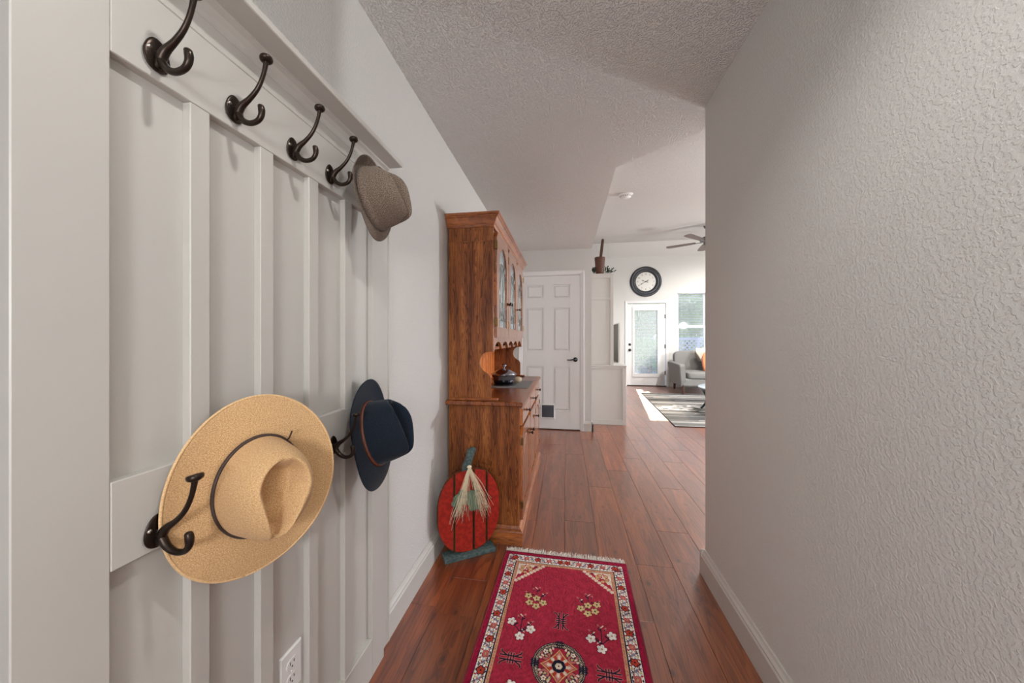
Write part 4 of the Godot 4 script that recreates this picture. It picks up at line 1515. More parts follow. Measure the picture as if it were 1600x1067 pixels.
# ------------------------------------------------------------------ panelled half-height partition
func partition() -> void:
	var s := S()
	box(s, Vector3(0.338, 0.826, -5.13), Vector3(0.668, 2.135, -5.012))
	box(s, Vector3(0.338, 0, -6.40), Vector3(0.842, 0.826, -5.012))
	var w := struct("wall_partition", s, M.white)
	var piece := func(called: String, x0, x1, y0, y1, d := 0.0) -> void:
		var t := S()
		box(t, Vector3(x0, y0, -5.013), Vector3(x1, y1, -5.0 + d), 0.001)
		put(called, t, M.white, w)
	piece.call("stile", 0.623, 0.668, 0.846, 2.135)
	piece.call("stile", 0.790, 0.842, 0.0, 0.826)
	piece.call("rail", 0.338, 0.623, 2.085, 2.135)
	piece.call("rail", 0.338, 0.623, 1.778, 1.812)
	piece.call("rail", 0.338, 0.790, 0.0, 0.075)
	piece.call("rail", 0.338, 0.79, 0.797, 0.826)
	var t := S()
	box(t, Vector3(0.338, 2.135, -5.15), Vector3(0.674, 2.150, -4.992), 0.002)
	put("cap", t, M.white, w)
	t = S()
	box(t, Vector3(0.338, 0.826, -6.42), Vector3(0.848, 0.846, -4.992), 0.002)
	put("cap", t, M.white, w)
	# panel at the back of the low cap
	var g := thing("panel_board", "narrow grey board with white edges standing on the low white partition cap", "panel", Vector3(0.83, 0.846, -5.85))
	s = S()
	box(s, Vector3(-0.008, 0.0, -0.30), Vector3(0.008, 0.615, 0.262))
	put("grey_face", s, M.grey_panel, g)
	s = S()
	box(s, Vector3(-0.012, 0.0, 0.262), Vector3(0.012, 0.63, 0.280), 0.001)
	box(s, Vector3(-0.012, 0.615, -0.30), Vector3(0.012, 0.63, 0.262), 0.001)
	put("white_edging", s, M.white, g)
	# mortar with its pestle, greenery round it
	var m := thing("mortar", "brown wooden mortar standing on top of the tall white partition", "mortar", Vector3(0.487, 2.150, -5.07))
	s = S()
	lathe(s, [Vector2(0, 0), Vector2(0.056, 0.0), Vector2(0.060, 0.05), Vector2(0.068, 0.15), Vector2(0.075, 0.235), Vector2(0.075, 0.245), Vector2(0.064, 0.245), Vector2(0.055, 0.15), Vector2(0.03, 0.06), Vector2(0, 0.05)], 28)
	put("mortar_body", s, M.mortar, m)
	var p := thing("pestle", "long dark wooden pestle leaning in the mortar on the partition", "pestle", Vector3(0.480, 2.215, -5.07))
	s = S()
	tube(s, [Vector3(0, 0, 0), Vector3(0.002, 0.02, 0), Vector3(0.022, 0.2, -0.01), Vector3(0.050, 0.440, -0.02), Vector3(0.0515, 0.452, -0.02)], [0.018, 0.024, 0.022, 0.020, 0.012], 16)
	put("pestle_shaft", s, M.leg_wood, p)
	for k in 2:
		var l := thing("leafy_sprig", ["dark green leafy sprig left of the mortar on the partition", "dark green leafy sprig spilling right of the mortar on the partition"][k], "greenery", Vector3(0.415 if k == 0 else 0.575, 2.150, -5.06), "sprigs round the mortar")
		var st := S()
		var lf := S()
		for q in 9:
			var dir := Vector3((rng.randf() - 0.5) * (0.5 if k == 0 else 1.0) + (0.0 if k == 0 else 0.25), rng.randf_range(0.2, 1.0) * (1.2 if k == 0 else 0.8), rng.randf_range(-0.3, 0.5)).normalized()
			var ln := rng.randf_range(0.07, 0.14 if k == 0 else 0.115)
			var a := Vector3(rng.randf_range(-0.02, 0.02), 0.004, rng.randf_range(-0.02, 0.02))
			tube(st, [a, a + dir * ln * 0.6, a + dir * ln], 0.0016, 5)
			for j in 6:
				_leaf(lf, a + dir * ln * (0.3 + 0.14 * j), (dir + Vector3(rng.randf() - 0.5, rng.randf() - 0.3, rng.randf() - 0.5) * 1.6).normalized(), 0.032, 0.013)
		put("stems", st, M.leaf_dark, l)
		stuff("leaves", lf, M.leaf_dark, l)

func _leaf(st: SurfaceTool, at: Vector3, dir: Vector3, ln: float, w: float) -> void:
	var sd := dir.cross(Vector3(0.3, 1, 0.2)).normalized() * w
	var up := sd.cross(dir).normalized() * w * 0.3
	var a := at
	var b := at + dir * ln * 0.5 + sd + up
	var c := at + dir * ln
	var d := at + dir * ln * 0.5 - sd + up
	st.set_smooth_group(-1)
	for p in [a, b, c, a, c, d]:
		st.set_uv(Vector2.ZERO)
		st.add_vertex(p)
	for p in [a, c, b, a, d, c]:
		st.set_uv(Vector2.ZERO)
		st.add_vertex(p - up * 0.04)

# ------------------------------------------------------------------ far wall: glazed door, window, clock
func far_wall() -> void:
	var z := -9.31
	var s := S()
	# leaf as a ring round the glass
	ring(s, rect(1.598, 0.02, 2.522, 2.128), rect(1.758, 0.315, 2.340, 1.965), z, z + 0.045)
	var d := struct("door_2", s, M.door_white)
	s = S()
	ring(s, rect(1.715, 0.235, 2.385, 2.045), rect(1.765, 0.322, 2.333, 1.958), z + 0.045, z + 0.062)
	put("lite_frame", s, M.door_white, d)
	for q in [0.018, 0.034]:
		s = S()
		box(s, Vector3(1.755, 0.312, z + q - 0.002), Vector3(2.343, 1.968, z + q + 0.002))
		put("pane", s, M.glass, d)
	s = S()
	for k in 44:
		var y := 0.335 + k * 0.0372
		box(s, Vector3(1.768, -0.0004, -0.0058), Vector3(2.330, 0.0004, 0.0058), 0.0, Transform3D(Basis(Vector3.RIGHT, 0.2), Vector3(0, y, z + 0.026)))
	stuff("enclosed_blind", s, M.blind, d)
	s = S()
	tube(s, [Vector3(1.865, 1.955, z + 0.068), Vector3(1.865, 1.66, z + 0.066)], 0.006, 8)
	put("blind_wand", s, M.blind, d)
	for y in [1.075, 0.93]:
		s = S()
		var kx := frame_to(Vector3(1.648, y, z + 0.045), Vector3(1, 0, 0), Vector3(0, 0, 1), Vector3(0, -1, 0))
		lathe(s, [Vector2(0, 0), Vector2(0.036, 0), Vector2(0.036, 0.008), Vector2(0.014, 0.014), Vector2(0.014, 0.030), Vector2(0.030, 0.040), Vector2(0.030, 0.058), Vector2(0.018, 0.066), Vector2(0, 0.067)] if y < 1.0 else [Vector2(0, 0), Vector2(0.034, 0), Vector2(0.034, 0.012), Vector2(0.026, 0.018), Vector2(0, 0.019)], 24, kx)
		put("knob" if y < 1.0 else "deadbolt", s, M.black, d)
	for y in [0.35, 1.03, 1.80]:
		s = S()
		box(s, Vector3(2.508, y - 0.05, z + 0.03), Vector3(2.538, y + 0.05, z + 0.062), 0.003)
		put("hinge", s, M.black, d)
	s = S()
	box(s, Vector3(1.57, -0.005, -9.40), Vector3(2.55, 0.02, -9.235), 0.003)
	put("threshold", s, M.groove, d)
	s = S()
	var prof := PackedVector2Array([Vector2(0, 0), Vector2(0.062, 0), Vector2(0.062, 0.018), Vector2(0.05, 0.02), Vector2(0.012, 0.012), Vector2(0, 0.006)])
	prism(s, prof, 0.0, 2.205, frame_to(Vector3(2.530, 0, -9.25), Vector3(1, 0, 0), Vector3(0, 0, 1), Vector3(0, 1, 0)))
	prism(s, prof, 0.0, 2.205, frame_to(Vector3(1.590, 0, -9.25), Vector3(-1, 0, 0), Vector3(0, 0, 1), Vector3(0, 1, 0)))
	prism(s, prof, 1.528, 2.592, frame_to(Vector3(0, 2.140, -9.25), Vector3(0, 1, 0), Vector3(0, 0, 1), Vector3(1, 0, 0)))
	struct("trim_2", s, M.door_white)
	# window
	s = S()
	ring(s, rect(2.80, 0.55, 3.56, 2.45), rect(2.83, 0.58, 3.50, 2.42), -9.37, -9.29)
	var w := struct("window_1", s, M.door_white)
	for q in [[0.58, 1.55, -9.33], [1.53, 2.42, -9.355]]:
		s = S()
		ring(s, rect(2.83, q[0], 3.50, q[1]), rect(2.865, q[0] + 0.045, 3.465, q[1] - 0.045), q[2] - 0.014, q[2] + 0.014)
		var sash := put("sash", s, M.door_white, w)
		s = S()
		box(s, Vector3(2.86, q[0] + 0.04, q[2] - 0.003), Vector3(3.47, q[1] - 0.04, q[2] + 0.003))
		put("pane", s, M.glass, sash)
	s = S()
	box(s, Vector3(2.78, 0.53, -9.29), Vector3(3.58, 0.55, -9.215), 0.004)
	put("sill", s, M.door_white, w)
	var b := thing("window_blind", "white horizontal slatted blind hanging in the far window", "blind", Vector3(3.165, 2.45, -9.268))
	s = S()
	sized(s, Vector3(0, -0.035, 0), Vector3(0.735, 0.066, 0.05), 0.004)
	put("head_rail", s, M.door_white, b)
	for k in 42:
		s = S()
		sized(s, Vector3.ZERO, Vector3(0.715, 0.0018, 0.022), 0.0, Transform3D(Basis(Vector3.RIGHT, -0.06), Vector3(0, -0.09 - k * 0.0415, 0)))
		put("slat", s, M.blind, b)
	s = S()
	for x in [-0.25, 0.25]:
		tube(s, [Vector3(x, -0.06, 0.019), Vector3(x, -1.82, 0.019)], 0.0012, 5)
	put("ladder_cord", s, M.blind, b)
	s = S()
	sized(s, Vector3(0, -1.845, 0), Vector3(0.715, 0.018, 0.036), 0.003)
	put("bottom_rail", s, M.blind, b)
	# clock
	var c := thing("wall_clock", "large round wall clock with a dark moulded frame above the glass door", "clock", Vector3(2.040, 2.700, -9.25))
	var f := frame_to(Vector3.ZERO, Vector3(1, 0, 0), Vector3(0, 0, 1), Vector3(0, -1, 0))
	s = S()
	lathe(s, [Vector2(0.245, 0.0), Vector2(0.385, 0.0), Vector2(0.392, 0.012), Vector2(0.386, 0.034), Vector2(0.362, 0.050), Vector2(0.340, 0.046), Vector2(0.330, 0.034), Vector2(0.318, 0.034), Vector2(0.306, 0.044), Vector2(0.285, 0.042), Vector2(0.268, 0.030), Vector2(0.252, 0.022), Vector2(0.245, 0.010), Vector2(0.245, 0.0)], 72, f)
	put("frame", s, M.clock_frame, c)
	s = S()
	lathe(s, [Vector2(0, 0.002), Vector2(0.25, 0.002), Vector2(0.25, 0.012), Vector2(0, 0.012)], 64, f, -1)
	var face := put("clock_face", s, M.clock_face, c)
	var font := SystemFont.new()
	font.font_names = PackedStringArray(["Droid Serif"])
	for k in 12:
		var t := TextMesh.new()
		t.font = font
		t.text = str(k + 1)
		t.font_size = 32
		t.pixel_size = 0.0017
		t.depth = 0.002
		var n := MeshInstance3D.new()
		n.mesh = t
		n.material_override = M.ink
		n.name = numbered("numeral", face)
		face.add_child(n, true)
		var a := TAU * (k + 1) / 12.0
		n.position = Vector3(sin(a) * 0.196, cos(a) * 0.196, 0.0135)
	s = S()
	for k in 60:
		var a := TAU * k / 60.0
		var q := Transform3D(Basis(Vector3(0, 0, 1), -a), Vector3.ZERO)
		box(s, Vector3(-0.0012 if k % 5 else -0.0025, 0.229, 0.012), Vector3(0.0012 if k % 5 else 0.0025, 0.240, 0.0128), 0.0, q)
	put("minute_track", s, M.ink, face)
	for q in [[TAU * 9.667 / 12.0, 0.115, 0.013, 0.060], [TAU * 40.0 / 60.0, 0.185, 0.010, 0.070]]:
		s = S()
		var poly := PackedVector2Array([Vector2(-0.005, -0.03), Vector2(-0.012, -q[3]), Vector2(0.012, -q[3]), Vector2(0.005, -0.03), Vector2(0.004, q[1] * 0.45), Vector2(q[2], q[1] * 0.66), Vector2(0.004, q[1] * 0.82), Vector2(0, q[1]), Vector2(-0.004, q[1] * 0.82), Vector2(-q[2], q[1] * 0.66), Vector2(-0.004, q[1] * 0.45)])
		prism(s, poly, 0.018, 0.0205, Transform3D(Basis(Vector3(0, 0, 1), -q[0]), Vector3.ZERO))
		put("hour_hand" if q[1] < 0.15 else "minute_hand", s, M.ink, c)
	s = S()
	lathe(s, [Vector2(0, 0.012), Vector2(0.014, 0.012), Vector2(0.014, 0.023), Vector2(0, 0.025)], 16, f)
	put("hub", s, M.ink, c)

# ------------------------------------------------------------------ wooden pumpkin by the hutch
func pumpkin() -> void:
	var o := thing("pumpkin_decoration", "red slatted wooden pumpkin cut-out with raffia tassels on a grey base, leaning near the hutch", "pumpkin decoration", Vector3(-0.541, 0, -1.873))
	o.basis = Basis(Vector3(0.841, 0, -0.541), Vector3.UP, Vector3(0.541, 0, 0.841))
	var s := S()
	box(s, Vector3(-0.148, 0.0005, -0.043), Vector3(0.148, 0.024, 0.040), 0.0025)
	put("base_board", s, M.teal, o)
	var cuts := [-0.184, -0.088, 0.024, 0.102, 0.184]
	var edge := func(x: float) -> float:   # half height of the outline
		return 0.232 * pow(maxf(0.0, 1.0 - pow(absf(x) / 0.183, 2.5)), 1.0 / 2.1)
	for k in 4:
		for layer in 2:
			var gap := 0.0078 if layer == 1 else 0.0028
			var x0: float = cuts[k] + gap
			var x1: float = cuts[k + 1] - gap
			var inset := 0.0055 if layer == 1 else 0.0
			var poly := PackedVector2Array()
			for q in 19:
				var x := lerpf(maxf(x0, -0.1828), minf(x1, 0.1828), q / 18.0)
				poly.append(Vector2(x, 0.254 + maxf(0.012, edge.call(x) - inset)))
			for q in 19:
				var x := lerpf(minf(x1, 0.1828), maxf(x0, -0.1828), q / 18.0)
				poly.append(Vector2(x, 0.254 - maxf(0.012, edge.call(x) - inset)))
			s = S()
			if layer == 0:
				prism(s, poly, -0.010, 0.0075, Transform3D(), 0.0)
				put("slat_core", s, M.worn, o)
			else:
				prism(s, poly, 0.007, 0.0105, Transform3D(), 0.0)
				put("painted_slat", s, M.pumpkin, o)
	s = S()
	prism(s, PackedVector2Array([Vector2(-0.045, 0.478), Vector2(0.012, 0.478), Vector2(0.010, 0.515), Vector2(0.026, 0.560), Vector2(0.040, 0.592), Vector2(0.026, 0.604), Vector2(0.006, 0.598), Vector2(-0.008, 0.590), Vector2(-0.020, 0.540), Vector2(-0.036, 0.510)]), -0.012, 0.010, Transform3D(), 0.002)
	put("stem", s, M.teal, o)
	for sg in [-1.0, 1.0]:
		s = S()
		var pts := []
		for k in 90:
			var t := k / 89.0
			pts.append(Vector3(sg * (0.012 + 0.115 * t) , 0.490 + 0.012 * sin(t * 4.0) + 0.013 * cos(t * TAU * 5.5), 0.012 + 0.013 * sin(t * TAU * 5.5)))
		tube(s, pts, 0.0012, 5)
		put("wire_tendril", s, M.wire, o)
	for q in [[-0.054, 0.350, 0.45, 0.036], [0.014, 0.342, -0.35, 0.034], [0.024, 0.298, -0.9, 0.032], [-0.068, 0.318, 0.9, 0.014]]:
		s = S()
		var lobes := PackedVector2Array()
		for k in 40:
			var a := TAU * k / 40.0
			var r := 0.041 * (0.72 + 0.28 * absf(cos(a * 2.5))) * (1.15 if sin(a) < 0 else 1.0)
			lobes.append(Vector2(cos(a) * r, sin(a) * r))
		prism(s, lobes, 0.0, 0.0018, Transform3D(Basis(Vector3(0, 0, 1), q[2]) * Basis(Vector3(1, 0, 0), 0.12), Vector3(q[0], q[1], q[3])))
		put("felt_leaf", s, M.felt_leaf, o)
	var r := RandomNumberGenerator.new()
	r.seed = 33
	for sg in [-1.0, 1.0]:
		s = S()
		for k in 58:
			var e := Vector3(-0.060 if sg < 0 else 0.072, 0.250, 0.030) + Vector3(r.randfn() * 0.024, r.randfn() * 0.030, r.randf() * 0.018)
			if k < 4:
				e += Vector3(sg * 0.02, -0.05 + 0.03 * k, 0)
			var a := Vector3(-0.004 + r.randfn() * 0.004, 0.498 + r.randfn() * 0.004, 0.014 + r.randf() * 0.006)
			var mid := a.lerp(e, 0.5) + Vector3(sg * r.randf() * 0.012 + r.randfn() * 0.006, r.randf() * 0.02, 0.012 + r.randf() * 0.010)
			var q := a.lerp(mid, 0.5) + Vector3(0, 0.006, 0.006)
			var q2 := mid.lerp(e, 0.5) + Vector3(r.randfn() * 0.004, 0.004, 0.003)
			var wv := r.randf() * TAU
			var pts := []
			for j in 9:
				var t := j / 8.0
				var b0 := a.lerp(q, t).lerp(q.lerp(mid, t), t).lerp(mid.lerp(e, t), t)
				pts.append(b0 + Vector3(sin(wv + t * 9.0) * 0.005 * t, 0, cos(wv * 1.7 + t * 8.0) * 0.003 * t))
			pts[8] += Vector3(r.randfn() * 0.006, 0, 0)
			tube(s, pts, 0.0013, 4, Transform3D(), 0.5)
		stuff("raffia_tassel", s, M.raffia, o)
	s = S()
	shell(s, func(u: float, v: float) -> Vector3: return Vector3(-0.004 + 0.014 * sin(v * PI) * cos(u * TAU), 0.500 + 0.010 * cos(v * PI), 0.017 + 0.008 * sin(v * PI) * sin(u * TAU)), 16, 10)
	put("raffia_knot", s, M.raffia, o)

# ------------------------------------------------------------------ red rug in the hall
func hall_rug() -> void:
	var o := thing("hall_rug", "red patterned rug with floral cream border and fringe on the hall floor", "rug", Vector3(-0.008, 0, -1.934))
	o.rotation.y = -0.027
	var W := 0.655
	var Ln := 1.29
	var T := 0.010
	var st := S()
	var nx := 14
	var nz := 28
	var v := PackedVector3Array()
	var uv := PackedVector2Array()
	var pt := func(i: int, j: int) -> Vector3:
		var x := (float(i) / nx - 0.5) * W
		var z := float(j) / nz * Ln + 0.018
		var e: float = minf(1.0, minf(minf(i, nx - i), minf(j, nz - j)) * 2.0)
		return Vector3(x, 0.0015 + T * (0.72 + 0.28 * e) + 0.0008 * sin(x * 21.0 + z * 9.0), z)
	for i in nx:
		for j in nz:
			quad(v, pt.call(i, j), pt.call(i + 1, j), pt.call(i + 1, j + 1), pt.call(i, j + 1))
			var a := Vector2(float(i) / nx, float(j) / nz)
			var b := Vector2(float(i + 1) / nx, float(j + 1) / nz)
			uv.append_array(PackedVector2Array([a, Vector2(b.x, a.y), b, a, b, Vector2(a.x, b.y)]))
	st.set_smooth_group(1)
	for k in v.size():
		st.set_uv(uv[k])
		st.add_vertex(v[k])
	put("pile", mesh_of(st, true), M.rug, o)
	var s := S()
	var e := [Vector3(-W / 2, 0.0012, 0.018), Vector3(W / 2, 0.0012, 0.018), Vector3(W / 2, 0.0012, Ln + 0.018), Vector3(-W / 2, 0.0012, Ln + 0.018)]
	box(s, Vector3(-W / 2 + 0.001, 0.001, 0.019), Vector3(W / 2 - 0.001, 0.0075, Ln + 0.017))
	for k in 4:
		tube(s, [e[k] + Vector3(0, 0.0048, 0), e[(k + 1) % 4] + Vector3(0, 0.0048, 0)], 0.0046, 8)
	put("bound_edge", s, M.rug_edge, o)
	var r := RandomNumberGenerator.new()
	r.seed = 3
	for end in 2:
		s = S()
		for k in 260:
			var x := -W / 2 + W * (k + 0.5) / 260.0 + r.randfn() * 0.0006
			var ln := 0.048 + r.randfn() * 0.006
			var sway := r.randfn() * 0.008 + 0.006 * sin(k * 0.21)
			var y := 0.003 + r.randf() * 0.006
			var d := -1.0 if end == 0 else 1.0
			var zb := 0.020 if end == 0 else Ln + 0.016
			tube(s, [Vector3(x, 0.006, zb), Vector3(x + sway * 0.3, y + 0.003, zb + d * ln * 0.4), Vector3(x + sway, maxf(0.002, y * 0.5), zb + d * ln)], [0.0017, 0.0017, 0.0009], 5)
		stuff("fringe", s, M.fringe, o)

# ------------------------------------------------------------------ living room furniture
func far_room() -> void:
	# area rug
	var o := thing("area_rug", "grey and white striped rug with dark edge on the living room floor", "rug", Vector3(3.1, 0, -6.5))
	var st := S()
	var poly := [Vector3(-1.60, 0.010, 1.47), Vector3(1.7, 0.010, 1.42), Vector3(1.55, 0.010, -1.55), Vector3(-1.42, 0.010, -1.55)]
	var v := PackedVector3Array()
	quad(v, poly[3], poly[2], poly[1], poly[0])
	var d := Vector3(0, -0.009, 0)
	st.set_smooth_group(-1)
	var uvs := [Vector2(0, 0), Vector2(1, 0), Vector2(1, 1), Vector2(0, 1)]
	var idx := [0, 1, 2, 0, 2, 3]
	for k in 6:
		st.set_uv(uvs[idx[k]])
		st.add_vertex(v[k])
	put("woven_top", mesh_of(st), M.area_rug, o)
	var s := S()
	for k in 4:
		tube(s, [poly[k] + d * 0.45, poly[(k + 1) % 4] + d * 0.45], 0.006, 6)
	v = PackedVector3Array()
	var p2 := []
	for p in poly:
		p2.append(p + Vector3(0, -0.0008, 0))
	quad(v, p2[0], p2[1], p2[2], p2[3])
	quad(v, p2[3] + d * 0.8, p2[2] + d * 0.8, p2[1] + d * 0.8, p2[0] + d * 0.8)
	for k in 4:
		quad(v, p2[(k + 1) % 4], p2[k], p2[k] + d * 0.8, p2[(k + 1) % 4] + d * 0.8)
	add(s, v)
	put("bound_edge", s, M.area_edge, o)
	# armchair
	var c := thing("armchair", "light grey upholstered armchair with wooden legs in front of the far window", "armchair", Vector3(3.02, 0.010, -8.38))
	for q in [[-0.47, 0.38, 0.03], [0.47, 0.38, 0.03], [-0.42, -0.36, -0.05], [0.42, -0.36, -0.05]]:
		s = S()
		tube(s, [Vector3(q[0] + signf(q[0]) * 0.0, 0.004, q[1] + q[2]), Vector3(q[0], 0.19, q[1])], [0.020, 0.034], 12, Transform3D(), 1.0, -1)
		put("leg", s, M.leg_wood, c)
	s = S()
	box(s, Vector3(-0.50, 0.16, -0.38), Vector3(0.50, 0.34, 0.42), 0.03)
	put("seat_base", s, M.cloth, c)
	s = S()
	soft(s, Vector3(0, 0.405, 0.06), Vector3(0.80, 0.15, 0.76), 0.28, Transform3D(), 0.12)
	put("seat_cushion", s, M.cloth, c)
	s = S()
	soft(s, Vector3(0, 0.62, -0.30), Vector3(0.84, 0.62, 0.19), 0.26, Transform3D(Basis(Vector3(1, 0, 0), -0.16), Vector3(0, 0.03, -0.06)), 0.1)
	put("backrest", s, M.cloth, c)
	for sg in [-1.0, 1.0]:
		s = S()
		var ap := PackedVector2Array([Vector2(-0.40, 0.17), Vector2(0.40, 0.17), Vector2(0.43, 0.30), Vector2(0.455, 0.60), Vector2(0.445, 0.635), Vector2(0.41, 0.65), Vector2(-0.34, 0.68), Vector2(-0.42, 0.66)])
		var lean := frame_to(Vector3(sg * 0.395, 0, 0), Vector3(0, 0, 1), Vector3(sg * 0.10, 1, 0), Vector3(sg, 0, 0))
		prism(s, ap, 0.0, 0.115, lean, 0.018)
		put("armrest", s, M.cloth, c)
	# cushion and throw on the chair
	var pl := thing("throw_pillow", "orange pillow with dark leaf print on the grey armchair seat", "pillow", Vector3(3.24, 0.475, -8.20))
	pl.rotation = Vector3(-0.25, 0.12, 0.0)
	s = S()
	soft(s, Vector3(0, 0.20, 0), Vector3(0.42, 0.40, 0.11), 0.55, Transform3D(), 0.5)
	put("pillow_body", s, M.orange, pl)
	s = S()
	for k in 9:
		var a := Vector3(-0.02 + 0.03 * (k % 3), 0.02, 0.066)
		var b := a + Vector3(-0.14 + 0.036 * k, 0.11 + 0.05 * sin(k * 2.0), -0.006)
		tube(s, [a, a.lerp(b, 0.5) + Vector3(0, 0.02, 0.004), b], [0.003, 0.011, 0.002], 6, Transform3D(), 0.25)
	put("leaf_print", s, M.leaf_dark, pl)
	var th := thing("throw_blanket", "beige knitted throw draped over the armchair back behind the orange pillow", "blanket", Vector3(3.22, 0.92, -8.62))
	s = S()
	var drape := func(u: float, w: float) -> Vector3:
		var t := w * 2.0 - 1.0
		var a := u * TAU
		var x := 0.20 * cos(a) * pow(sin(w * PI), 0.35) + 0.012 * sin(w * 17.0)
		var across := t * 0.22
		var y := 0.085 - absf(across) * 1.5 + 0.012 * sin(u * 31.0)
		return Vector3(x, y + 0.012 * sin(a), across * 0.62 + 0.012 * sin(a))
	shell(s, drape, 48, 24)
	put("knitted_throw", s, M.throw, th)
	# coffee table
	var t := thing("coffee_table", "round slate-blue coffee table with curved legs and a lower shelf on the striped rug", "coffee table", Vector3(2.78, 0.010, -6.05))
	s = S()
	lathe(s, [Vector2(0, 0.388), Vector2(0.560, 0.388), Vector2(0.585, 0.394), Vector2(0.590, 0.402), Vector2(0.588, 0.412), Vector2(0.578, 0.416), Vector2(0, 0.416)], 64)
	put("table_top", s, M.slate_top, t)
	s = S()
	lathe(s, [Vector2(0.50, 0.345), Vector2(0.535, 0.345), Vector2(0.535, 0.388), Vector2(0.50, 0.388), Vector2(0.50, 0.345)], 64, Transform3D(), -1)
	put("apron_ring", s, M.slate, t)
	s = S()
	lathe(s, [Vector2(0, 0.165), Vector2(0.440, 0.165), Vector2(0.446, 0.172), Vector2(0.446, 0.182), Vector2(0.438, 0.188), Vector2(0, 0.188)], 56)
	put("lower_shelf", s, M.slate_top, t)
	for k in 4:
		var a := deg_to_rad(214.0 + 90.0 * k)
		var u := Vector3(cos(a), 0, -sin(a))
		u = Vector3(cos(a), 0, sin(a))
		s = S()
		var pts := []
		for q in [[0.560, 0.385], [0.505, 0.30], [0.462, 0.20], [0.470, 0.14], [0.515, 0.06], [0.553, 0.012]]:
			pts.append(u * q[0] + Vector3(0, q[1], 0))
		tube(s, smooth_curve(pts, 4), _radii(21, [0.040, 0.036, 0.033, 0.031, 0.028, 0.026]), 10, Transform3D(), 0.6)
		put("leg", s, M.slate, t)
	var pp := thing("potted_plant", "small green spiky plant standing on the round coffee table", "plant", Vector3(2.72, 0.426, -5.95))
	s = S()
	lathe(s, [Vector2(0, 0), Vector2(0.05, 0), Vector2(0.062, 0.07), Vector2(0.066, 0.09), Vector2(0.058, 0.09), Vector2(0.054, 0.075), Vector2(0, 0.072)], 24)
	put("pot", s, M.frosted, pp)
	s = S()
	for k in 34:
		var a := k * 2.4
		var up := 0.35 + 0.65 * rng.randf()
		var dir := Vector3(cos(a), up * 1.3, sin(a)).normalized()
		var b := Vector3(cos(a) * 0.012, 0.075, sin(a) * 0.012)
		tube(s, [b, b + dir * 0.10, b + dir * 0.19 + Vector3(0, -0.03, 0)], [0.003, 0.006, 0.0008], 5, Transform3D(), 0.3)
	put("leaves", s, M.leaf, pp)
	# ceiling fan
	var fy := slope_y(-6.45)
	var f := thing("ceiling_fan", "five-bladed ceiling fan with a metal hub hanging in the living room", "ceiling fan", Vector3(2.46, 2.95, -6.45))
	s = S()
	tube(s, [Vector3(0, 0.06, 0), Vector3(0, fy - 2.95, 0)], 0.013, 12)
	put("down_rod", s, M.nickel, f)
	s = S()
	lathe(s, [Vector2(0, fy - 2.95 - 0.07), Vector2(0.02, fy - 2.95 - 0.07), Vector2(0.06, fy - 2.95 - 0.03), Vector2(0.068, fy - 2.95 + 0.01), Vector2(0, fy - 2.95 + 0.01)], 24)
	put("canopy", s, M.nickel, f)
	s = S()
	lathe(s, [Vector2(0, -0.045), Vector2(0.06, -0.045), Vector2(0.075, -0.03), Vector2(0.12, -0.012), Vector2(0.125, 0.01), Vector2(0.115, 0.035), Vector2(0.085, 0.055), Vector2(0.03, 0.075), Vector2(0, 0.078)], 36)
	put("motor_housing", s, M.nickel, f)
	s = S()
	lathe(s, [Vector2(0, -0.125), Vector2(0.022, -0.122), Vector2(0.034, -0.11), Vector2(0.036, -0.09), Vector2(0.062, -0.075), Vector2(0.066, -0.055), Vector2(0.060, -0.045), Vector2(0, -0.045)], 28)
	put("switch_housing", s, M.nickel, f)
	for k in 5:
		var a := deg_to_rad(151.0 + 72.0 * k)
		var q := Transform3D(Basis(Vector3.UP, a), Vector3(0, -0.02, 0)) * Transform3D(Basis(Vector3(1, 0, 0), 0.04), Vector3.ZERO)
		s = S()
		var bp := PackedVector2Array()
		for p in smooth_curve([Vector2(0.185, -0.045), Vector2(0.40, -0.060), Vector2(0.62, -0.066), Vector2(0.668, -0.045), Vector2(0.68, 0.0), Vector2(0.668, 0.045), Vector2(0.62, 0.066), Vector2(0.40, 0.060), Vector2(0.185, 0.045)], 4):
			bp.append(p)
		prism(s, bp, -0.004, 0.004, q * frame_to(Vector3.ZERO, Vector3(1, 0, 0), Vector3(0, 0, -1), Vector3(0, 1, 0)))
		var bl := put("blade", s, M.blade, f)
		s = S()
		box(s, Vector3(0.09, -0.010, -0.016), Vector3(0.25, -0.004, 0.016), 0.002, q)
		put("blade_bracket", s, M.nickel, bl)
	# smoke detector on the sloping ceiling
	var sy := slope_y(-3.67)
	var sd := thing("smoke_detector", "round white smoke detector on the sloping living room ceiling", "smoke detector", Vector3(0.612, sy, -3.67))
	sd.rotation.x = atan(SLOPE)
	s = S()
	lathe(s, [Vector2(0, -0.046), Vector2(0.03, -0.046), Vector2(0.046, -0.042), Vector2(0.056, -0.030), Vector2(0.060, -0.016), Vector2(0.071, -0.013), Vector2(0.073, 0.0), Vector2(0, 0.0)], 40)
	put("detector_body", s, M.outlet, sd)
	s = S()
	for k in 18:
		box(s, Vector3(0.052, -0.029, -0.003), Vector3(0.0595, -0.019, 0.003), 0.0, Transform3D(Basis(Vector3.UP, TAU * k / 18), Vector3.ZERO))
	put("vent_slots", s, M.grey_panel, sd)

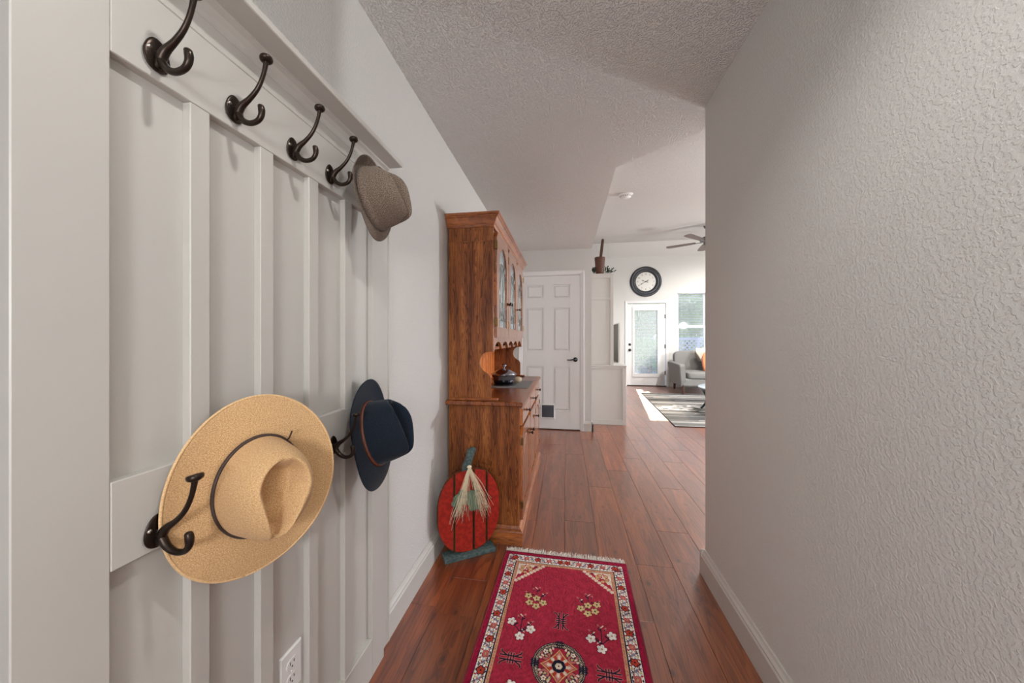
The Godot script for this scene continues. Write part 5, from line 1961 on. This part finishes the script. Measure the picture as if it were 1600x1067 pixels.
# ------------------------------------------------------------------ what stands outside the far wall
func outside() -> void:
	var s := S()
	box(s, Vector3(-14, -0.25, -60), Vector3(24, -0.14, -9.42))
	struct("ground", s, M.grass)
	s = S()
	box(s, Vector3(0.2, -0.14, -12.2), Vector3(5.7, -0.02, -9.42))
	struct("patio", s, M.deck)
	# white lattice fence
	var o := thing("lattice_fence", "pale lattice garden fence seen through the far window and glass door", "fence", Vector3(3.2, -0.14, -12.6))
	for x in [-2.6, -1.3, 0.0, 1.3, 2.6]:
		s = S()
		box(s, Vector3(x - 0.045, 0, -0.045), Vector3(x + 0.045, 1.42, 0.045), 0.004)
		put("post", s, M.fence, o)
	for y in [0.12, 0.78, 1.34]:
		s = S()
		box(s, Vector3(-2.6, y, -0.02), Vector3(2.6, y + 0.07, 0.02), 0.003)
		put("rail", s, M.fence, o)
	for k in 36:
		s = S()
		box(s, Vector3(-2.58 + k * 0.145, 0.16, -0.010), Vector3(-2.46 + k * 0.145, 0.80, 0.010))
		put("board", s, M.fence, o)
	for sg in [-1.0, 1.0]:
		for k in 38:
			var x := -2.75 + k * 0.148
			var a := Vector3(x, 0.84, sg * 0.006)
			var b := Vector3(x + sg * 0.52, 1.36, sg * 0.006)
			if minf(a.x, b.x) < -2.6 or maxf(a.x, b.x) > 2.6:
				continue
			s = S()
			var dirv := (b - a).normalized()
			box(s, Vector3(0, -0.016, -0.004), Vector3(a.distance_to(b), 0.016, 0.004), 0.0, frame_to(a, dirv, Vector3(-dirv.y, dirv.x, 0), Vector3(0, 0, 1)))
			put("lath", s, M.fence, o)
	tree("tree", "leafy green garden tree behind the fence, seen through the far window", Vector3(4.6, -0.14, -14.2), 4.1, 1.7, M.leaf, 41, 3600)
	tree("tree", "yellow-green garden tree behind the fence, right of the leafy green one", Vector3(6.6, -0.14, -15.4), 4.0, 1.6, M.leaf_gold, 42, 2600)
	tree("shrub", "rounded pale green shrub in front of the lattice fence", Vector3(2.75, -0.14, -12.1), 1.5, 0.7, M.leaf, 45, 1400)
	tree("tree", "green garden tree behind the fence, seen through the glass door", Vector3(3.2, -0.14, -15.0), 3.9, 1.6, M.leaf, 43, 2600)
	tree("tree", "dark green tree farther back in the garden", Vector3(5.4, -0.14, -19.5), 5.4, 2.4, M.leaf_dark, 44, 2600)

func tree(called: String, label: String, at: Vector3, height: float, spread: float, m: Material, sd: int, n: int) -> void:
	var o := thing(called, label, "tree", at, "garden trees")
	var r := RandomNumberGenerator.new()
	r.seed = sd
	var s := S()
	tube(s, smooth_curve([Vector3(0, 0, 0), Vector3(0.05, height * 0.3, 0.03), Vector3(-0.04, height * 0.6, 0), Vector3(0.02, height * 0.9, 0)], 5), _radii(16, [0.11, 0.08, 0.05, 0.015]), 10)
	for k in 9:
		var y := height * (0.25 + 0.06 * k)
		var a := k * 2.4
		var e := Vector3(cos(a) * spread * 0.6, y + height * 0.16, sin(a) * spread * 0.6)
		tube(s, [Vector3(0, y, 0), e * Vector3(0.5, 1, 0.5) + Vector3(0, -height * 0.06, 0), e], [0.035, 0.022, 0.008], 6)
	put("trunk", s, M.bark, o)
	var lf := S()
	for k in 5:
		_leaf(lf, Vector3(r.randfn() * 0.05, r.randfn() * 0.05, r.randfn() * 0.05), Vector3(r.randfn(), r.randfn(), r.randfn()).normalized(), 0.13, 0.045)
	var mm := MultiMesh.new()
	mm.transform_format = MultiMesh.TRANSFORM_3D
	mm.mesh = mesh_of(lf)
	mm.instance_count = n
	for k in n:
		var d := Vector3(r.randfn(), r.randfn(), r.randfn()).normalized()
		var rad := pow(r.randf(), 0.45)
		var lump := 0.72 + 0.28 * sin(d.x * 5.0 + sd) * cos(d.z * 4.0 + d.y * 3.0)
		var p := Vector3(d.x * spread, d.y * height * 0.40, d.z * spread) * rad * lump + Vector3(0, height * 0.60, 0)
		mm.set_instance_transform(k, Transform3D(Basis.from_euler(Vector3(r.randf() * 6.3, r.randf() * 6.3, r.randf() * 6.3)).scaled(Vector3.ONE * r.randf_range(0.7, 1.3)), p))
	var mi := MultiMeshInstance3D.new()
	mi.multimesh = mm
	mi.material_override = m
	mi.name = "foliage"
	mi.set_meta("kind", "stuff")
	o.add_child(mi, true)
